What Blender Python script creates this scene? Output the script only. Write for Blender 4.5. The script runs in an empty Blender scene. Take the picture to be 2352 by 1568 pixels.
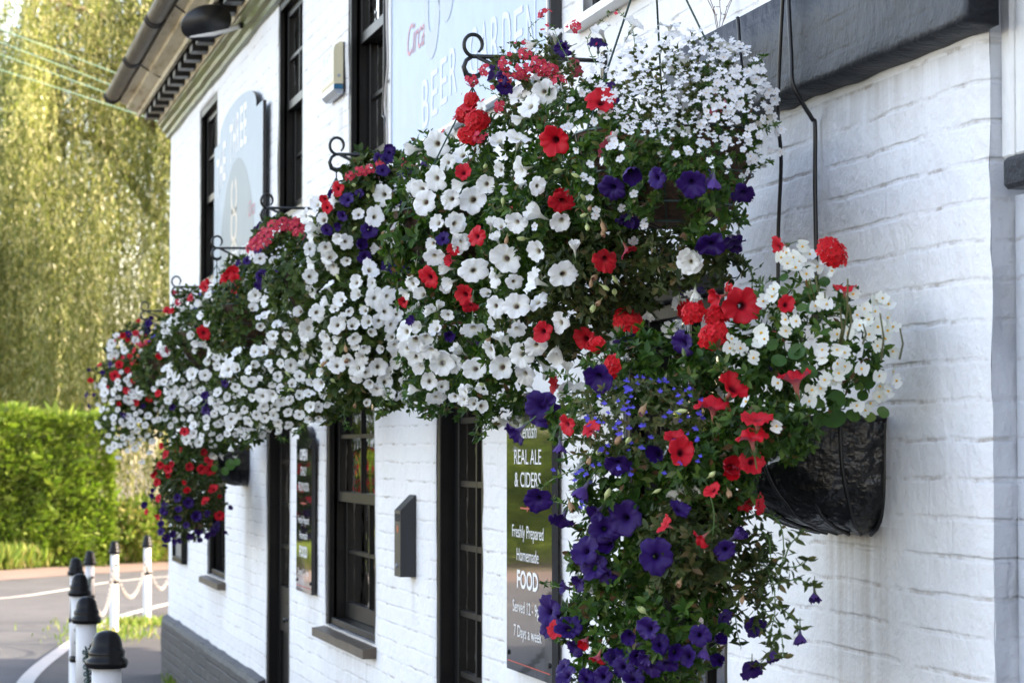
import bpy, math, random
import numpy as np
from mathutils import Vector, Matrix, noise
R = math.radians
random.seed(7); rng = np.random.default_rng(11)
S = bpy.context.scene
COL = S.collection

# ------------------------------------------------------------------ camera model (photo read at 2352 px wide)
F_PX, HX, HY, CX, CY = 5827.0, -188.0, 1032.0, 1176.0, 784.0
CAM = Vector((-1.95, 0.0, 1.78))
PITCH = math.atan((HY - CY) / F_PX)
YAW = math.atan((CX - HX) * math.cos(PITCH) / F_PX)
FW = Vector((math.sin(YAW) * math.cos(PITCH), math.cos(YAW) * math.cos(PITCH), math.sin(PITCH)))
RT = Vector((math.cos(YAW), -math.sin(YAW), 0.0))
UP = RT.cross(FW)

def ray(px, py):
    return FW + RT * ((px - CX) / F_PX) + UP * ((CY - py) / F_PX)
def at(px, py, d):                    # point seen at a pixel, d metres out from the camera towards the facade plane
    r = ray(px, py); return CAM + r * (d / r.x)
def at_y(px, py, y):
    r = ray(px, py); return CAM + r * (y / r.y)
def gnd(px, py, z=0.0):
    r = ray(px, py); return CAM + r * ((z - CAM.z) / r.z)
def scale_at(p):
    return F_PX / (Vector(p) - CAM).dot(FW)

# ------------------------------------------------------------------ objects
def tag(o, label=None, cat=None, group=None, kind=None):
    if label: o['label'] = label
    if cat: o['category'] = cat
    if group: o['group'] = group
    if kind: o['kind'] = kind
    return o
def empty(name, loc=(0, 0, 0), label=None, cat=None, group=None):
    o = bpy.data.objects.new(name, None); COL.objects.link(o); o.location = loc; o.empty_display_size = .1
    return tag(o, label, cat, group)
def link(name, me, parent=None, mw=None):
    o = bpy.data.objects.new(name, me); COL.objects.link(o)
    if parent is not None:
        o.parent = parent; o.matrix_parent_inverse = Matrix.Identity(4)
        base = Matrix.Translation(parent_world(parent)).inverted()
        o.matrix_basis = base @ (mw if mw is not None else Matrix.Identity(4))
    elif mw is not None:
        o.matrix_basis = mw
    return o
def parent_world(p):
    v = Vector((0, 0, 0))
    while p is not None:
        v += p.matrix_basis.translation; p = p.parent
    return v

class MB:
    def __init__(s): s.v = []; s.f = []; s.m = []
    def add(s, vs, fs, mi=0):
        n = len(s.v); s.v += [tuple(v) for v in vs]; s.f += [tuple(i + n for i in f) for f in fs]; s.m += [mi] * len(fs)
    def box(s, x0, x1, y0, y1, z0, z1, mi=0, bev=0.0):
        if x1 < x0: x0, x1 = x1, x0
        if y1 < y0: y0, y1 = y1, y0
        if z1 < z0: z0, z1 = z1, z0
        b = min(bev, (x1 - x0) * .45, (y1 - y0) * .45, (z1 - z0) * .45)
        if b <= 0:
            vs = [(x0, y0, z0), (x1, y0, z0), (x1, y1, z0), (x0, y1, z0), (x0, y0, z1), (x1, y0, z1), (x1, y1, z1), (x0, y1, z1)]
            s.add(vs, [(0, 3, 2, 1), (4, 5, 6, 7), (0, 1, 5, 4), (1, 2, 6, 5), (2, 3, 7, 6), (3, 0, 4, 7)], mi); return
        vs = []; 
        for sx, X in ((1, x0), (-1, x1)):
            for sy, Y in ((1, y0), (-1, y1)):
                for sz, Z in ((1, z0), (-1, z1)):
                    vs += [(X, Y + sy * b, Z + sz * b), (X + sx * b, Y, Z + sz * b), (X + sx * b, Y + sy * b, Z)]
        idx = lambda i, j, k, a: ((i * 2 + j) * 2 + k) * 3 + a
        fs = []
        for i in (0, 1):
            q = [idx(i, 0, 0, 0), idx(i, 1, 0, 0), idx(i, 1, 1, 0), idx(i, 0, 1, 0)]; fs.append(q if i else q[::-1])
            q = [idx(0, i, 0, 1), idx(1, i, 0, 1), idx(1, i, 1, 1), idx(0, i, 1, 1)]; fs.append(q if not i else q[::-1])
            q = [idx(0, 0, i, 2), idx(1, 0, i, 2), idx(1, 1, i, 2), idx(0, 1, i, 2)]; fs.append(q if i else q[::-1])
        for j in (0, 1):
            for k in (0, 1):
                fs.append([idx(0, j, k, 1), idx(1, j, k, 1), idx(1, j, k, 2), idx(0, j, k, 2)])
                fs.append([idx(j, 0, k, 0), idx(j, 1, k, 0), idx(j, 1, k, 2), idx(j, 0, k, 2)])
                fs.append([idx(j, k, 0, 0), idx(j, k, 1, 0), idx(j, k, 1, 1), idx(j, k, 0, 1)])
        for i in (0, 1):
            for j in (0, 1):
                for k in (0, 1):
                    fs.append([idx(i, j, k, 0), idx(i, j, k, 1), idx(i, j, k, 2)])
        s.add(vs, fs, mi)
    def tube(s, pts, r, n=6, mi=0, cap=True):
        pts = [Vector(p) for p in pts]; m = len(pts)
        rs = r if isinstance(r, (list, tuple)) else [r] * m
        vs = []; up = None
        for i, p in enumerate(pts):
            t = (pts[min(i + 1, m - 1)] - pts[max(i - 1, 0)]).normalized()
            if up is None:
                up = t.orthogonal().normalized()
            up = (up - t * up.dot(t))
            up = up.normalized() if up.length > 1e-6 else t.orthogonal().normalized()
            b = t.cross(up)
            for k in range(n):
                a = 2 * math.pi * k / n
                vs.append(p + (up * math.cos(a) + b * math.sin(a)) * rs[i])
        fs = [(i * n + k, i * n + (k + 1) % n, (i + 1) * n + (k + 1) % n, (i + 1) * n + k) for i in range(m - 1) for k in range(n)]
        if cap: fs += [tuple(range(n))[::-1], tuple((m - 1) * n + k for k in range(n))]
        s.add(vs, fs, mi)
    def lathe(s, prof, c, n=24, mi=0):
        vs = []; m = len(prof)
        for r, z in prof:
            for k in range(n):
                a = 2 * math.pi * k / n; vs.append((c[0] + r * math.cos(a), c[1] + r * math.sin(a), c[2] + z))
        fs = [(i * n + k, i * n + (k + 1) % n, (i + 1) * n + (k + 1) % n, (i + 1) * n + k) for i in range(m - 1) for k in range(n)]
        fs += [tuple(range(n))[::-1], tuple((m - 1) * n + k for k in range(n))]
        s.add(vs, fs, mi)
    def mesh(s, name, mats, smooth=False):
        me = bpy.data.meshes.new(name); me.from_pydata(s.v, [], s.f)
        for m in (mats if isinstance(mats, (list, tuple)) else [mats]): me.materials.append(m)
        if any(s.m): me.polygons.foreach_set('material_index', s.m)
        if smooth: me.polygons.foreach_set('use_smooth', [True] * len(s.f))
        me.update(); return me
    def build(s, name, mats, parent=None, smooth=False):
        return link(name, s.mesh(name, mats, smooth), parent)

def np_mesh(name, verts, faces, mats, smooth=False, attrs=None):
    """verts (N,3); faces (M,k) with constant k or list of arrays of differing k"""
    me = bpy.data.meshes.new(name)
    fl = faces if isinstance(faces, list) else [faces]
    me.vertices.add(len(verts)); me.vertices.foreach_set('co', np.ascontiguousarray(verts, np.float32).ravel())
    nl = sum(f.size for f in fl); npoly = sum(len(f) for f in fl)
    me.loops.add(nl); me.loops.foreach_set('vertex_index', np.concatenate([f.ravel() for f in fl]).astype(np.int32))
    me.polygons.add(npoly)
    sizes = np.concatenate([np.full(len(f), f.shape[1]) for f in fl]); starts = np.concatenate([[0], np.cumsum(sizes)[:-1]])
    me.polygons.foreach_set('loop_start', starts.astype(np.int32))
    if smooth: me.polygons.foreach_set('use_smooth', np.ones(npoly, bool))
    for m in (mats if isinstance(mats, (list, tuple)) else [mats]): me.materials.append(m)
    if attrs:
        for k, a in attrs.items():
            at_ = me.attributes.new(k, 'FLOAT', 'POINT'); at_.data.foreach_set('value', np.ascontiguousarray(a, np.float32))
    me.update(calc_edges=True); me.validate(); return me

# ------------------------------------------------------------------ materials
class NT:
    def __init__(s, name):
        s.m = bpy.data.materials.new(name); s.m.use_nodes = True; s.t = s.m.node_tree; s.t.nodes.clear()
        s.out = s.n('ShaderNodeOutputMaterial')
    def n(s, typ, inp=None, **kw):
        nd = s.t.nodes.new(typ)
        for k, v in kw.items(): setattr(nd, k, v)
        for k, v in (inp or {}).items():
            if isinstance(v, bpy.types.NodeSocket): s.t.links.new(v, nd.inputs[k])
            else: nd.inputs[k].default_value = v
        return nd
    def l(s, a, b): s.t.links.new(a, b)
    def ramp(s, fac, stops, interp='LINEAR'):
        nd = s.n('ShaderNodeValToRGB'); nd.color_ramp.interpolation = interp
        e = nd.color_ramp.elements
        while len(e) < len(stops): e.new(.5)
        for i, (p, c) in enumerate(stops): e[i].position = p; e[i].color = (*c, 1) if len(c) == 3 else c
        s.l(fac, nd.inputs[0]); return nd.outputs[0]
    def mix(s, fac, a, b, mode='MIX'):
        nd = s.n('ShaderNodeMix', data_type='RGBA', blend_type=mode)
        for k, v in ((0, fac), (6, a), (7, b)):
            if isinstance(v, bpy.types.NodeSocket): s.l(v, nd.inputs[k])
            else: nd.inputs[k].default_value = v if k == 0 else ((*v, 1) if len(v) == 3 else v)
        return nd.outputs[2]
    def math(s, op, a, b=None, c=None, clamp=False):
        nd = s.n('ShaderNodeMath', operation=op, use_clamp=clamp)
        for i, v in enumerate((a, b, c)):
            if v is None: continue
            if isinstance(v, bpy.types.NodeSocket): s.l(v, nd.inputs[i])
            else: nd.inputs[i].default_value = v
        return nd.outputs[0]
    def noise(s, scale, detail=4, rough=.55, vec=None, out=0):
        nd = s.n('ShaderNodeTexNoise', {'Scale': scale, 'Detail': detail, 'Roughness': rough})
        if vec is None: vec = s.geo()
        s.l(vec, nd.inputs['Vector']); return nd.outputs[out]
    def geo(s):
        if not hasattr(s, '_g'): s._g = s.n('ShaderNodeNewGeometry')
        return s._g.outputs['Position']
    def rnd(s):
        s.geo(); return s._g.outputs['Random Per Island']
    def scaled(s, vec, sc):
        nd = s.n('ShaderNodeVectorMath', operation='MULTIPLY'); s.l(vec, nd.inputs[0]); nd.inputs[1].default_value = sc; return nd.outputs[0]
    def bump(s, h, dist, strength=1.0, prev=None):
        nd = s.n('ShaderNodeBump', {'Distance': dist, 'Strength': strength}); s.l(h, nd.inputs['Height'])
        if prev is not None: s.l(prev, nd.inputs['Normal'])
        return nd.outputs[0]
    def bsdf(s, col, rough=.5, metal=0.0, normal=None, **kw):
        nd = s.n('ShaderNodeBsdfPrincipled')
        for k, v in (('Base Color', col), ('Roughness', rough), ('Metallic', metal)):
            if isinstance(v, bpy.types.NodeSocket): s.l(v, nd.inputs[k])
            else: nd.inputs[k].default_value = (*v, 1) if k == 'Base Color' and len(v) == 3 else v
        if normal is not None: s.l(normal, nd.inputs['Normal'])
        for k, v in kw.items(): nd.inputs[k.replace('_', ' ')].default_value = v
        return nd.outputs[0]
    def done(s, sh): s.l(sh, s.out.inputs['Surface']); return s.m

def simple(name, col, rough=.5, metal=0.0, var=.25, nscale=8, bump=0.0, bscale=60, **kw):
    t = NT(name)
    n = t.noise(nscale, 5)
    c = t.mix(n, tuple(x * (1 - var) for x in col), tuple(min(1, x * (1 + var)) for x in col))
    nm = t.bump(t.noise(bscale, 4), bump) if bump else None
    return t.done(t.bsdf(c, rough, metal, nm, **kw))

def brick_paint(name, col_lo, col_hi, dirt_col, dirt_amt, bd=.006, rough=.6, row=.075, width=.23, spec=.5, stains=False):
    t = NT(name)
    p = t.geo(); sep = t.n('ShaderNodeSeparateXYZ'); t.l(p, sep.inputs[0])
    nz = t.noise(1.6, 3); nz2 = t.noise(9, 3)
    wob = t.math('MULTIPLY_ADD', t.math('SUBTRACT', nz, .5), .026, t.math('MULTIPLY', t.math('SUBTRACT', nz2, .5), .013))
    hor = t.math('ADD', sep.outputs[1], sep.outputs[0])
    cu = t.n('ShaderNodeCombineXYZ'); t.l(t.math('ADD', hor, t.math('MULTIPLY', wob, .6)), cu.inputs[0]); t.l(t.math('ADD', sep.outputs[2], wob), cu.inputs[1])
    br = t.n('ShaderNodeTexBrick', {'Scale': 1.0, 'Mortar Size': .009, 'Mortar Smooth': .85, 'Brick Width': width, 'Row Height': row, 'Bias': 0.0}, offset=.5)
    t.l(cu.outputs[0], br.inputs['Vector'])
    rowp = t.math('FRACT', t.math('DIVIDE', t.math('ADD', sep.outputs[2], wob), row)); rm = t.math('MULTIPLY_ADD', t.math('ABSOLUTE', t.math('SUBTRACT', rowp, .5)), 14.0, -5.3, clamp=True)
    mort = t.math('MULTIPLY', br.outputs['Fac'], t.math('MULTIPLY_ADD', rm, .72, .28))
    presence = t.math('MULTIPLY_ADD', t.noise(4.2, 4), 3.4, -1.25, clamp=True)
    low = t.noise(5, 4); mid = t.noise(22, 5, .6); fine = t.noise(110, 4, .65)
    m2 = t.math('MULTIPLY', mort, presence)
    nm = t.bump(t.math('SUBTRACT', 1.0, m2), bd)
    nm = t.bump(low, .018, prev=nm)
    nm = t.bump(mid, .006, prev=nm)
    nm = t.bump(fine, .0016, prev=nm)
    base = t.mix(t.noise(3.1, 5), col_lo, col_hi)
    # soot and dirt gathered in open joints and thin vertical streaks
    dn = t.ramp(t.noise(6.5, 6, .7), [(.50, (0, 0, 0)), (.66, (1, 1, 1))])
    dm = t.ramp(mort, [(.55, (0, 0, 0)), (1.0, (1, 1, 1))])
    dirt = t.math('MULTIPLY', t.math('MULTIPLY', dn, dm), dirt_amt)
    c = t.mix(dirt, base, dirt_col)
    st = t.ramp(t.noise(1.0, 5, .6, vec=t.scaled(p, (14, 14, 1.1))), [(.56, (0, 0, 0)), (.8, (1, 1, 1))])
    c = t.mix(t.math('MULTIPLY', st, .16), c, tuple(x * .55 for x in col_lo))
    sp = t.ramp(t.noise(38, 3, .8), [(.70, (0, 0, 0)), (.76, (1, 1, 1))])
    c = t.mix(t.math('MULTIPLY', sp, .25 * dirt_amt), c, dirt_col)
    if stains:      # run-off marks below sills, baskets and the alarm box
        def lin(v, a, b): return t.math('MULTIPLY', t.math('SUBTRACT', v, a), 1 / (b - a), clamp=True)
        drip = t.noise(1.0, 5, .65, vec=t.scaled(p, (20, 20, 1.0))); tot = None
        for (yc, w_, zt, ln, am) in STAINS:
            d_ = t.math('ABSOLUTE', t.math('SUBTRACT', sep.outputs[1], yc)); mk = t.math('MULTIPLY', lin(d_, w_, w_ * .3), t.math('MULTIPLY', lin(sep.outputs[2], zt - ln, zt), t.math('LESS_THAN', sep.outputs[2], zt + .01)))
            mk = t.math('MULTIPLY', mk, am); tot = mk if tot is None else t.math('MAXIMUM', tot, mk)
        c = t.mix(t.math('MULTIPLY', tot, t.math('MULTIPLY_ADD', drip, 2.2, -.55, clamp=True)), c, (.36, .31, .25))
    return t.done(t.bsdf(c, rough, normal=nm, Specular_IOR_Level=spec))

STAINS = [(5.12, .30, 1.61, .75, .85), (15.35, .22, 1.56, .9, .9), (11.7, .9, .86, .55, .5), (17.0, .6, .86, .5, .6), (11.93, .10, 3.40, .35, .7), (9.2, .5, 2.95, .3, .2), (10.08, .05, 1.27, .2, .6), (5.2, 1.2, 2.54, .16, .55), (8.0, .4, 1.05, .3, .5), (12.8, .3, 1.05, .3, .5), (6.5, .6, .86, .5, .6), (13.0, 9, .60, .2, .25)]
M = {}
M['wall'] = brick_paint('white_painted_brick', (.76, .762, .765), (.84, .84, .845), (.30, .235, .17), .85, bd=.0034, stains=True)
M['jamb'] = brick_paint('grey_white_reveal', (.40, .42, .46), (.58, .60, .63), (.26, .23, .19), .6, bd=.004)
M['plinth'] = brick_paint('grey_painted_plinth', (.026, .028, .033), (.042, .044, .050), (.02, .02, .022), .7, bd=.009, rough=.55)
M['band'] = brick_paint('slate_painted_band', (.015, .0165, .021), (.023, .026, .032), (.012, .012, .012), .6, bd=.0012, rough=.5, spec=.3)
M['black'] = simple('black_gloss_paint', (.007, .007, .0075), .33, var=.4, bump=.0010, bscale=35, Specular_IOR_Level=.18)
M['blackm'] = simple('black_satin', (.014, .014, .015), .38, var=.4)
M['iron'] = simple('wrought_iron', (.010, .012, .012), .32, .2, var=.5, bump=.001, bscale=180)
M['white'] = simple('white_gloss_wood', (.76, .76, .75), .35, var=.05, bump=.0015, bscale=30)
M['cream'] = simple('cream_plastic', (.62, .57, .40), .4, var=.06)
M['blue'] = simple('blue_lens', (.03, .13, .24), .2, var=.1)
M['lens'] = simple('grey_lens', (.32, .36, .42), .25, var=.1)
M['cable'] = simple('black_cable', (.012, .012, .013), .35)
M['cablew'] = simple('painted_cable', (.45, .42, .39), .5)
M['wire'] = simple('green_wire', (.02, .045, .035), .4, .3)
M['wirepale'] = simple('pale_green_line', (.30, .50, .40), .5)
M['bin'] = simple('charcoal_metal', (.028, .030, .034), .36, .3, var=.1, bump=.0003, bscale=400)
M['timber'] = simple('grey_timber_sill', (.085, .066, .048), .42, var=.5, nscale=14, bump=.002, bscale=50)
M['orange'] = simple('orange_label', (.6, .12, .03), .5)
M['curtain'] = simple('curtain_cloth', (.20, .17, .15), .9, var=.2)
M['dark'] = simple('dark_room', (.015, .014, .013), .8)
M['soil'] = simple('potting_soil', (.035, .024, .016), .95, bump=.01, bscale=40)

def m_cornice():
    t = NT('weathered_cornice'); p = t.geo()
    n1 = t.noise(1.0, 6, .65, vec=t.scaled(p, (9, 1.3, 9)))
    c = t.ramp(n1, [(.3, (.20, .125, .05)), (.45, (.50, .42, .26)), (.6, (.62, .54, .38)), (.75, (.30, .29, .10))])
    return t.done(t.bsdf(c, .7, normal=t.bump(t.noise(24, 5), .006)))
M['cornice'] = m_cornice()
def m_mould():
    t = NT('mossy_moulding'); p = t.geo()
    n1 = t.noise(1.0, 6, .65, vec=t.scaled(p, (12, 1.5, 12)))
    c = t.ramp(n1, [(.3, (.05, .05, .03)), (.48, (.13, .14, .05)), (.62, (.15, .19, .05)), (.8, (.28, .25, .20))])
    return t.done(t.bsdf(c, .35, normal=t.bump(t.noise(30, 5), .006)))
M['mould'] = m_mould()
M['gutter'] = simple('mossy_cast_iron', (.075, .062, .042), .5, .1, var=.6, nscale=5, bump=.003, bscale=25)
M['tile'] = simple('roof_tile', (.14, .07, .045), .8, var=.4, bump=.02, bscale=9)

def m_sign(name, col, rough, coat=0.6, spec=.5):
    t = NT(name); c = t.mix(t.noise(7, 4), tuple(x * .9 for x in col), tuple(min(1, x * 1.1) for x in col))
    nm = t.bump(t.noise(1.0, 4, .6, vec=t.scaled(t.geo(), (30, 9, 2.2))), .0025, .5)
    return t.done(t.bsdf(c, rough, normal=nm, Coat_Weight=coat, Coat_Roughness=.03, Specular_IOR_Level=spec))
M['signblack'] = m_sign('gloss_black_sign', (.013, .014, .014), .12, 1.0)
M['signpale'] = m_sign('gloss_pale_blue_sign', (.38, .48, .62), .45, .06, .3)
M['signgrey'] = m_sign('gloss_grey_green_sign', (.23, .28, .31), .5, .06, .2)
M['signfar'] = m_sign('gloss_grey_blue_sign', (.34, .41, .47), .5, .06, .2)
M['letter'] = simple('white_lettering', (.80, .80, .80), .5, var=.03)
M['letterp'] = m_sign('pale_lettering', (.58, .66, .76), .45, .06, .3)
M['letterred'] = simple('red_lettering', (.50, .20, .26), .5, var=.05)
M['redline'] = simple('red_line', (.42, .05, .03), .5, var=.05)
M['emblem'] = m_sign('faded_grey_emblem', (.28, .35, .44), .45, .12)
M['emblem2'] = simple('faded_brown_emblem', (.42, .38, .34), .35, var=.15)

def m_glass():
    t = NT('window_glass')
    nm = t.bump(t.noise(6.0, 2), .005, .8)
    lw = t.n('ShaderNodeFresnel', {'IOR': 1.52}); t.l(nm, lw.inputs['Normal'])
    g = t.n('ShaderNodeBsdfGlossy', {'Roughness': .015, 'Color': (1, 1, 1, 1)}); t.l(nm, g.inputs['Normal'])
    tr = t.n('ShaderNodeBsdfTransparent', {'Color': (.82, .86, .84, 1)})
    mx = t.n('ShaderNodeMixShader'); t.l(t.math('MULTIPLY', lw.outputs[0], 2.3, clamp=True), mx.inputs[0]); t.l(tr.outputs[0], mx.inputs[1]); t.l(g.outputs[0], mx.inputs[2])
    return t.done(mx.outputs[0])
M['glass'] = m_glass()

def m_liner():
    t = NT('black_plastic_liner'); p = t.geo()
    n = t.noise(1.0, 3, .5, vec=t.scaled(p, (20, 20, 26))); n2 = t.noise(1.0, 2, .5, vec=t.scaled(p, (60, 60, 24)))
    nm = t.bump(n, .016); nm = t.bump(n2, .0035, prev=nm)
    return t.done(t.bsdf((.006, .006, .0065), .30, normal=nm, Specular_IOR_Level=.45))
M['liner'] = m_liner()
def m_coir():
    t = NT('coir_liner'); n = t.noise(70, 5, .7)
    c = t.ramp(n, [(.3, (.03, .016, .009)), (.6, (.10, .055, .03)), (.8, (.17, .10, .06))])
    return t.done(t.bsdf(c, .95, normal=t.bump(n, .01)))
M['coir'] = m_coir()

def m_leaf(name, stops, trans=.25, rough=.45, cs=3.0, ca=.5):
    t = NT(name); c = t.ramp(t.rnd(), stops)
    n = t.ramp(t.noise(cs, 3), [(.35, (0, 0, 0)), (.65, (1, 1, 1))]); c = t.mix(t.math('MULTIPLY', n, ca), c, t.mix(.65, c, (.01, .018, .0)))
    b = t.bsdf(c, rough, Specular_IOR_Level=.18)
    tr = t.n('ShaderNodeBsdfTranslucent'); t.l(t.mix(1.0, c, (1.3, 1.5, .6), 'MULTIPLY'), tr.inputs['Color'])
    mx = t.n('ShaderNodeMixShader', {0: trans}); t.l(b, mx.inputs[1]); t.l(tr.outputs[0], mx.inputs[2])
    return t.done(mx.outputs[0])
M['leaf'] = m_leaf('petunia_leaf', [(0, (.018, .046, .008)), (.35, (.032, .080, .013)), (.7, (.055, .115, .018)), (.9, (.11, .18, .03)), (.955, (.16, .19, .07)), (.965, (.19, .10, .045)), (1, (.10, .05, .028))])
M['leaff'] = m_leaf('basket_leaf_far', [(0, (.026, .050, .012)), (.5, (.050, .085, .020)), (.9, (.10, .14, .03)), (1, (.16, .12, .06))])
M['leafdull'] = m_leaf('dull_trailing_leaf', [(0, (.024, .036, .012)), (.5, (.044, .062, .018)), (.85, (.085, .105, .03)), (1, (.17, .11, .055))])
M['leafbeg'] = m_leaf('begonia_leaf', [(0, (.035, .085, .022)), (.6, (.065, .14, .035)), (1, (.16, .22, .06))], .2, .3)
M['leaflob'] = m_leaf('lobelia_leaf', [(0, (.055, .075, .03)), (.6, (.10, .13, .05)), (.9, (.16, .16, .07)), (1, (.20, .13, .06))])
M['willow'] = m_leaf('willow_leaf', [(0, (.10, .13, .04)), (.35, (.26, .28, .10)), (.75, (.45, .43, .20)), (1, (.66, .60, .38))], .40, .28, .55, .75)
M['conifer'] = m_leaf('conifer_spray', [(0, (.075, .13, .016)), (.3, (.16, .25, .03)), (.7, (.22, .30, .05)), (1, (.34, .40, .10))], .3, .5, 1.6, .6)
M['grass'] = m_leaf('verge_grass', [(0, (.10, .17, .03)), (.5, (.20, .29, .05)), (.9, (.30, .28, .09)), (1, (.40, .32, .16))], .3, .6)
M['bark'] = simple('willow_bark', (.16, .12, .075), .9, var=.5, bump=.03, bscale=14)
M['stem'] = simple('green_stem', (.07, .13, .03), .5)
M['brownstem'] = simple('begonia_stem', (.11, .11, .03), .5)

def m_petal(name, face, back, throat, ring, vein, trans=.22, shade=.06):
    t = NT(name)
    a = t.n('ShaderNodeAttribute', attribute_name='rad').outputs['Fac']
    g = t.n('ShaderNodeAttribute', attribute_name='ang').outputs['Fac']
    c = t.ramp(a, [(.08, throat), (.13, throat), (.19, ring), (.30, face), (1, face)])
    v = t.math('POWER', t.math('ABSOLUTE', t.math('COSINE', t.math('MULTIPLY', g, math.pi * 5))), 60.0)
    v = t.math('MULTIPLY', v, t.math('SUBTRACT', 1.05, a, clamp=True))
    c = t.mix(t.math('MULTIPLY', v, .7), c, vein)
    oi = t.n('ShaderNodeObjectInfo').outputs['Random']
    c = t.mix(t.math('MULTIPLY', oi, shade), c, back); pn = t.noise(26, 4, .6); c = t.mix(t.math('MULTIPLY', t.ramp(pn, [(.45, (0, 0, 0)), (.8, (1, 1, 1))]), .28), c, vein)
    t.geo(); cb = t.ramp(a, [(.0, tuple(x * .6 + y * .4 for x, y in zip(back, (.25, .3, .08)))), (.35, back), (1, back)])
    c = t.mix(t._g.outputs['Backfacing'], c, cb)
    b = t.bsdf(c, .55, Specular_IOR_Level=.25)
    tr = t.n('ShaderNodeBsdfTranslucent'); t.l(c, tr.inputs['Color'])
    mx = t.n('ShaderNodeMixShader', {0: trans}); t.l(b, mx.inputs[1]); t.l(tr.outputs[0], mx.inputs[2])
    return t.done(mx.outputs[0])
M['pw'] = m_petal('white_petal', (.90, .90, .90), (.84, .83, .76), (.16, .07, .07), (.55, .52, .36), (.62, .62, .45), .25, .25)
M['pp'] = m_petal('purple_petal', (.020, .003, .092), (.085, .04, .21), (.006, .002, .02), (.015, .003, .07), (.010, .002, .06), .15, .15)
M['pr'] = m_petal('red_petal', (.52, .004, .014), (.50, .08, .12), (.06, .002, .008), (.22, .004, .012), (.22, .0, .006), .15, .12)
M['pk'] = m_petal('pink_petal', (.56, .035, .08), (.62, .10, .14), (.5, .2, .02), (.70, .04, .07), (.6, .03, .06), .2, .2)
M['pv'] = m_petal('verbena_petal', (.56, .006, .012), (.45, .02, .03), (.30, .003, .008), (.6, .01, .01), (.6, .0, .01), .15, .1)
M['ps'] = m_petal('small_white_petal', (.84, .85, .88), (.76, .78, .80), (.50, .42, .10), (.80, .80, .76), (.8, .8, .8), .25, .2)
M['pb'] = m_petal('blue_lobelia_petal', (.10, .08, .62), (.12, .10, .5), (.85, .85, .92), (.85, .85, .95), (.1, .1, .5), .15, .2)
M['pg'] = m_petal('begonia_petal', (.85, .86, .84), (.72, .76, .55), (.84, .82, .6), (.85, .85, .8), (.8, .8, .75), .3, .35)
M['pbud'] = m_petal('bud_petal', (.62, .66, .34), (.60, .66, .30), (.3, .4, .1), (.5, .55, .25), (.4, .5, .15), .25, .4)
M['pwilt'] = m_petal('wilted_petal', (.34, .15, .13), (.42, .26, .14), (.12, .05, .03), (.30, .14, .08), (.16, .05, .06), .15, .8)
M['yellow'] = simple('yellow_stamen', (.75, .42, .02), .6)
M['sepal'] = M['stem']

# ------------------------------------------------------------------ flower meshes (unit radius, facing +Z)
def petunia_mesh(seed, mat, cup=0.0, narrow=1.0):
    rs = np.random.default_rng(seed); n = 40
    prof = [(.07, -1.05), (.085, -.80), (.12, -.52), (.17, -.30), (.27, -.15), (.45, -.055), (.66, -.012), (.84, .0), (.96, -.015), (1.03, -.06)]
    ph = rs.uniform(0, 6.28, 4); vs = []; ra = []; an = []; fold = rs.uniform(0, .30) if cup < .5 else 0; fph = rs.uniform(0, 6.28); side = rs.uniform(-.25, .25)
    lob = 1 + rs.uniform(-.07, .07, 5)
    for i, (r, z) in enumerate(prof):
        for k in range(n):
            a = 2 * math.pi * k / n
            w = max(0.0, (r - .35) / .65)
            s5 = abs(math.sin(2.5 * a)); notch = (1 - s5) ** 2.2
            li = int(a / (2 * math.pi) * 5) % 5
            rr = r * (1 - .17 * notch * w) * (1 + (lob[li] - 1) * w * s5) * (1 - cup * .45 * w * narrow)
            zz = z + cup * .65 * w + w * (.05 * math.sin(5 * a + ph[0]) + .045 * math.sin(9 * a + ph[1]) + .03 * math.sin(3 * a + ph[2]) + .10 * notch)
            zz += w * w * (fold * math.cos(a - fph) ** 2 * 1.2 - fold * .5) + side * w * math.cos(a - ph[1]) * .6; zz += w * w * .06 * math.sin(13 * a + ph[3]); rr *= 1 + w * .03 * math.sin(13 * a + ph[1]) + w * .03 * math.sin(7 * a + ph[2])
            vs.append((rr * math.cos(a), rr * math.sin(a), zz)); ra.append(r); an.append(k / n)
    m = len(prof); f = []
    for i in range(m - 1):
        for k in range(n): f.append((i * n + k, (i + 1) * n + k, (i + 1) * n + (k + 1) % n, i * n + (k + 1) % n))
    nf = len(f)
    # calyx: five narrow sepals and a short stalk
    for k in range(5):
        a = 2 * math.pi * k / 5 + .3; c, s_ = math.cos(a), math.sin(a); b = len(vs)
        px, py = -s_, c
        for (r, z, w) in ((.07, -1.12, .03), (.17, -.9, .07), (.26, -.62, .01)):
            vs += [(c * r + px * w, s_ * r + py * w, z), (c * r - px * w, s_ * r - py * w, z)]; ra += [0, 0]; an += [0, 0]
        f += [(b, b + 1, b + 3, b + 2), (b + 2, b + 3, b + 5, b + 4)]
    b = len(vs)
    for z in (-1.8, -1.0):
        for k in range(4):
            a = k * math.pi / 2; vs.append((.045 * math.cos(a), .045 * math.sin(a), z)); ra.append(0); an.append(0)
    for k in range(4): f.append((b + k, b + (k + 1) % 4, b + 4 + (k + 1) % 4, b + 4 + k))
    # pale anthers
    me = np_mesh('petunia_bloom', np.array(vs), np.array(f), [mat, M['sepal']], True, {'rad': ra, 'ang': an})
    mi = np.zeros(len(f), np.int32); mi[nf:] = 1; me.polygons.foreach_set('material_index', mi)
    return me
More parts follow.
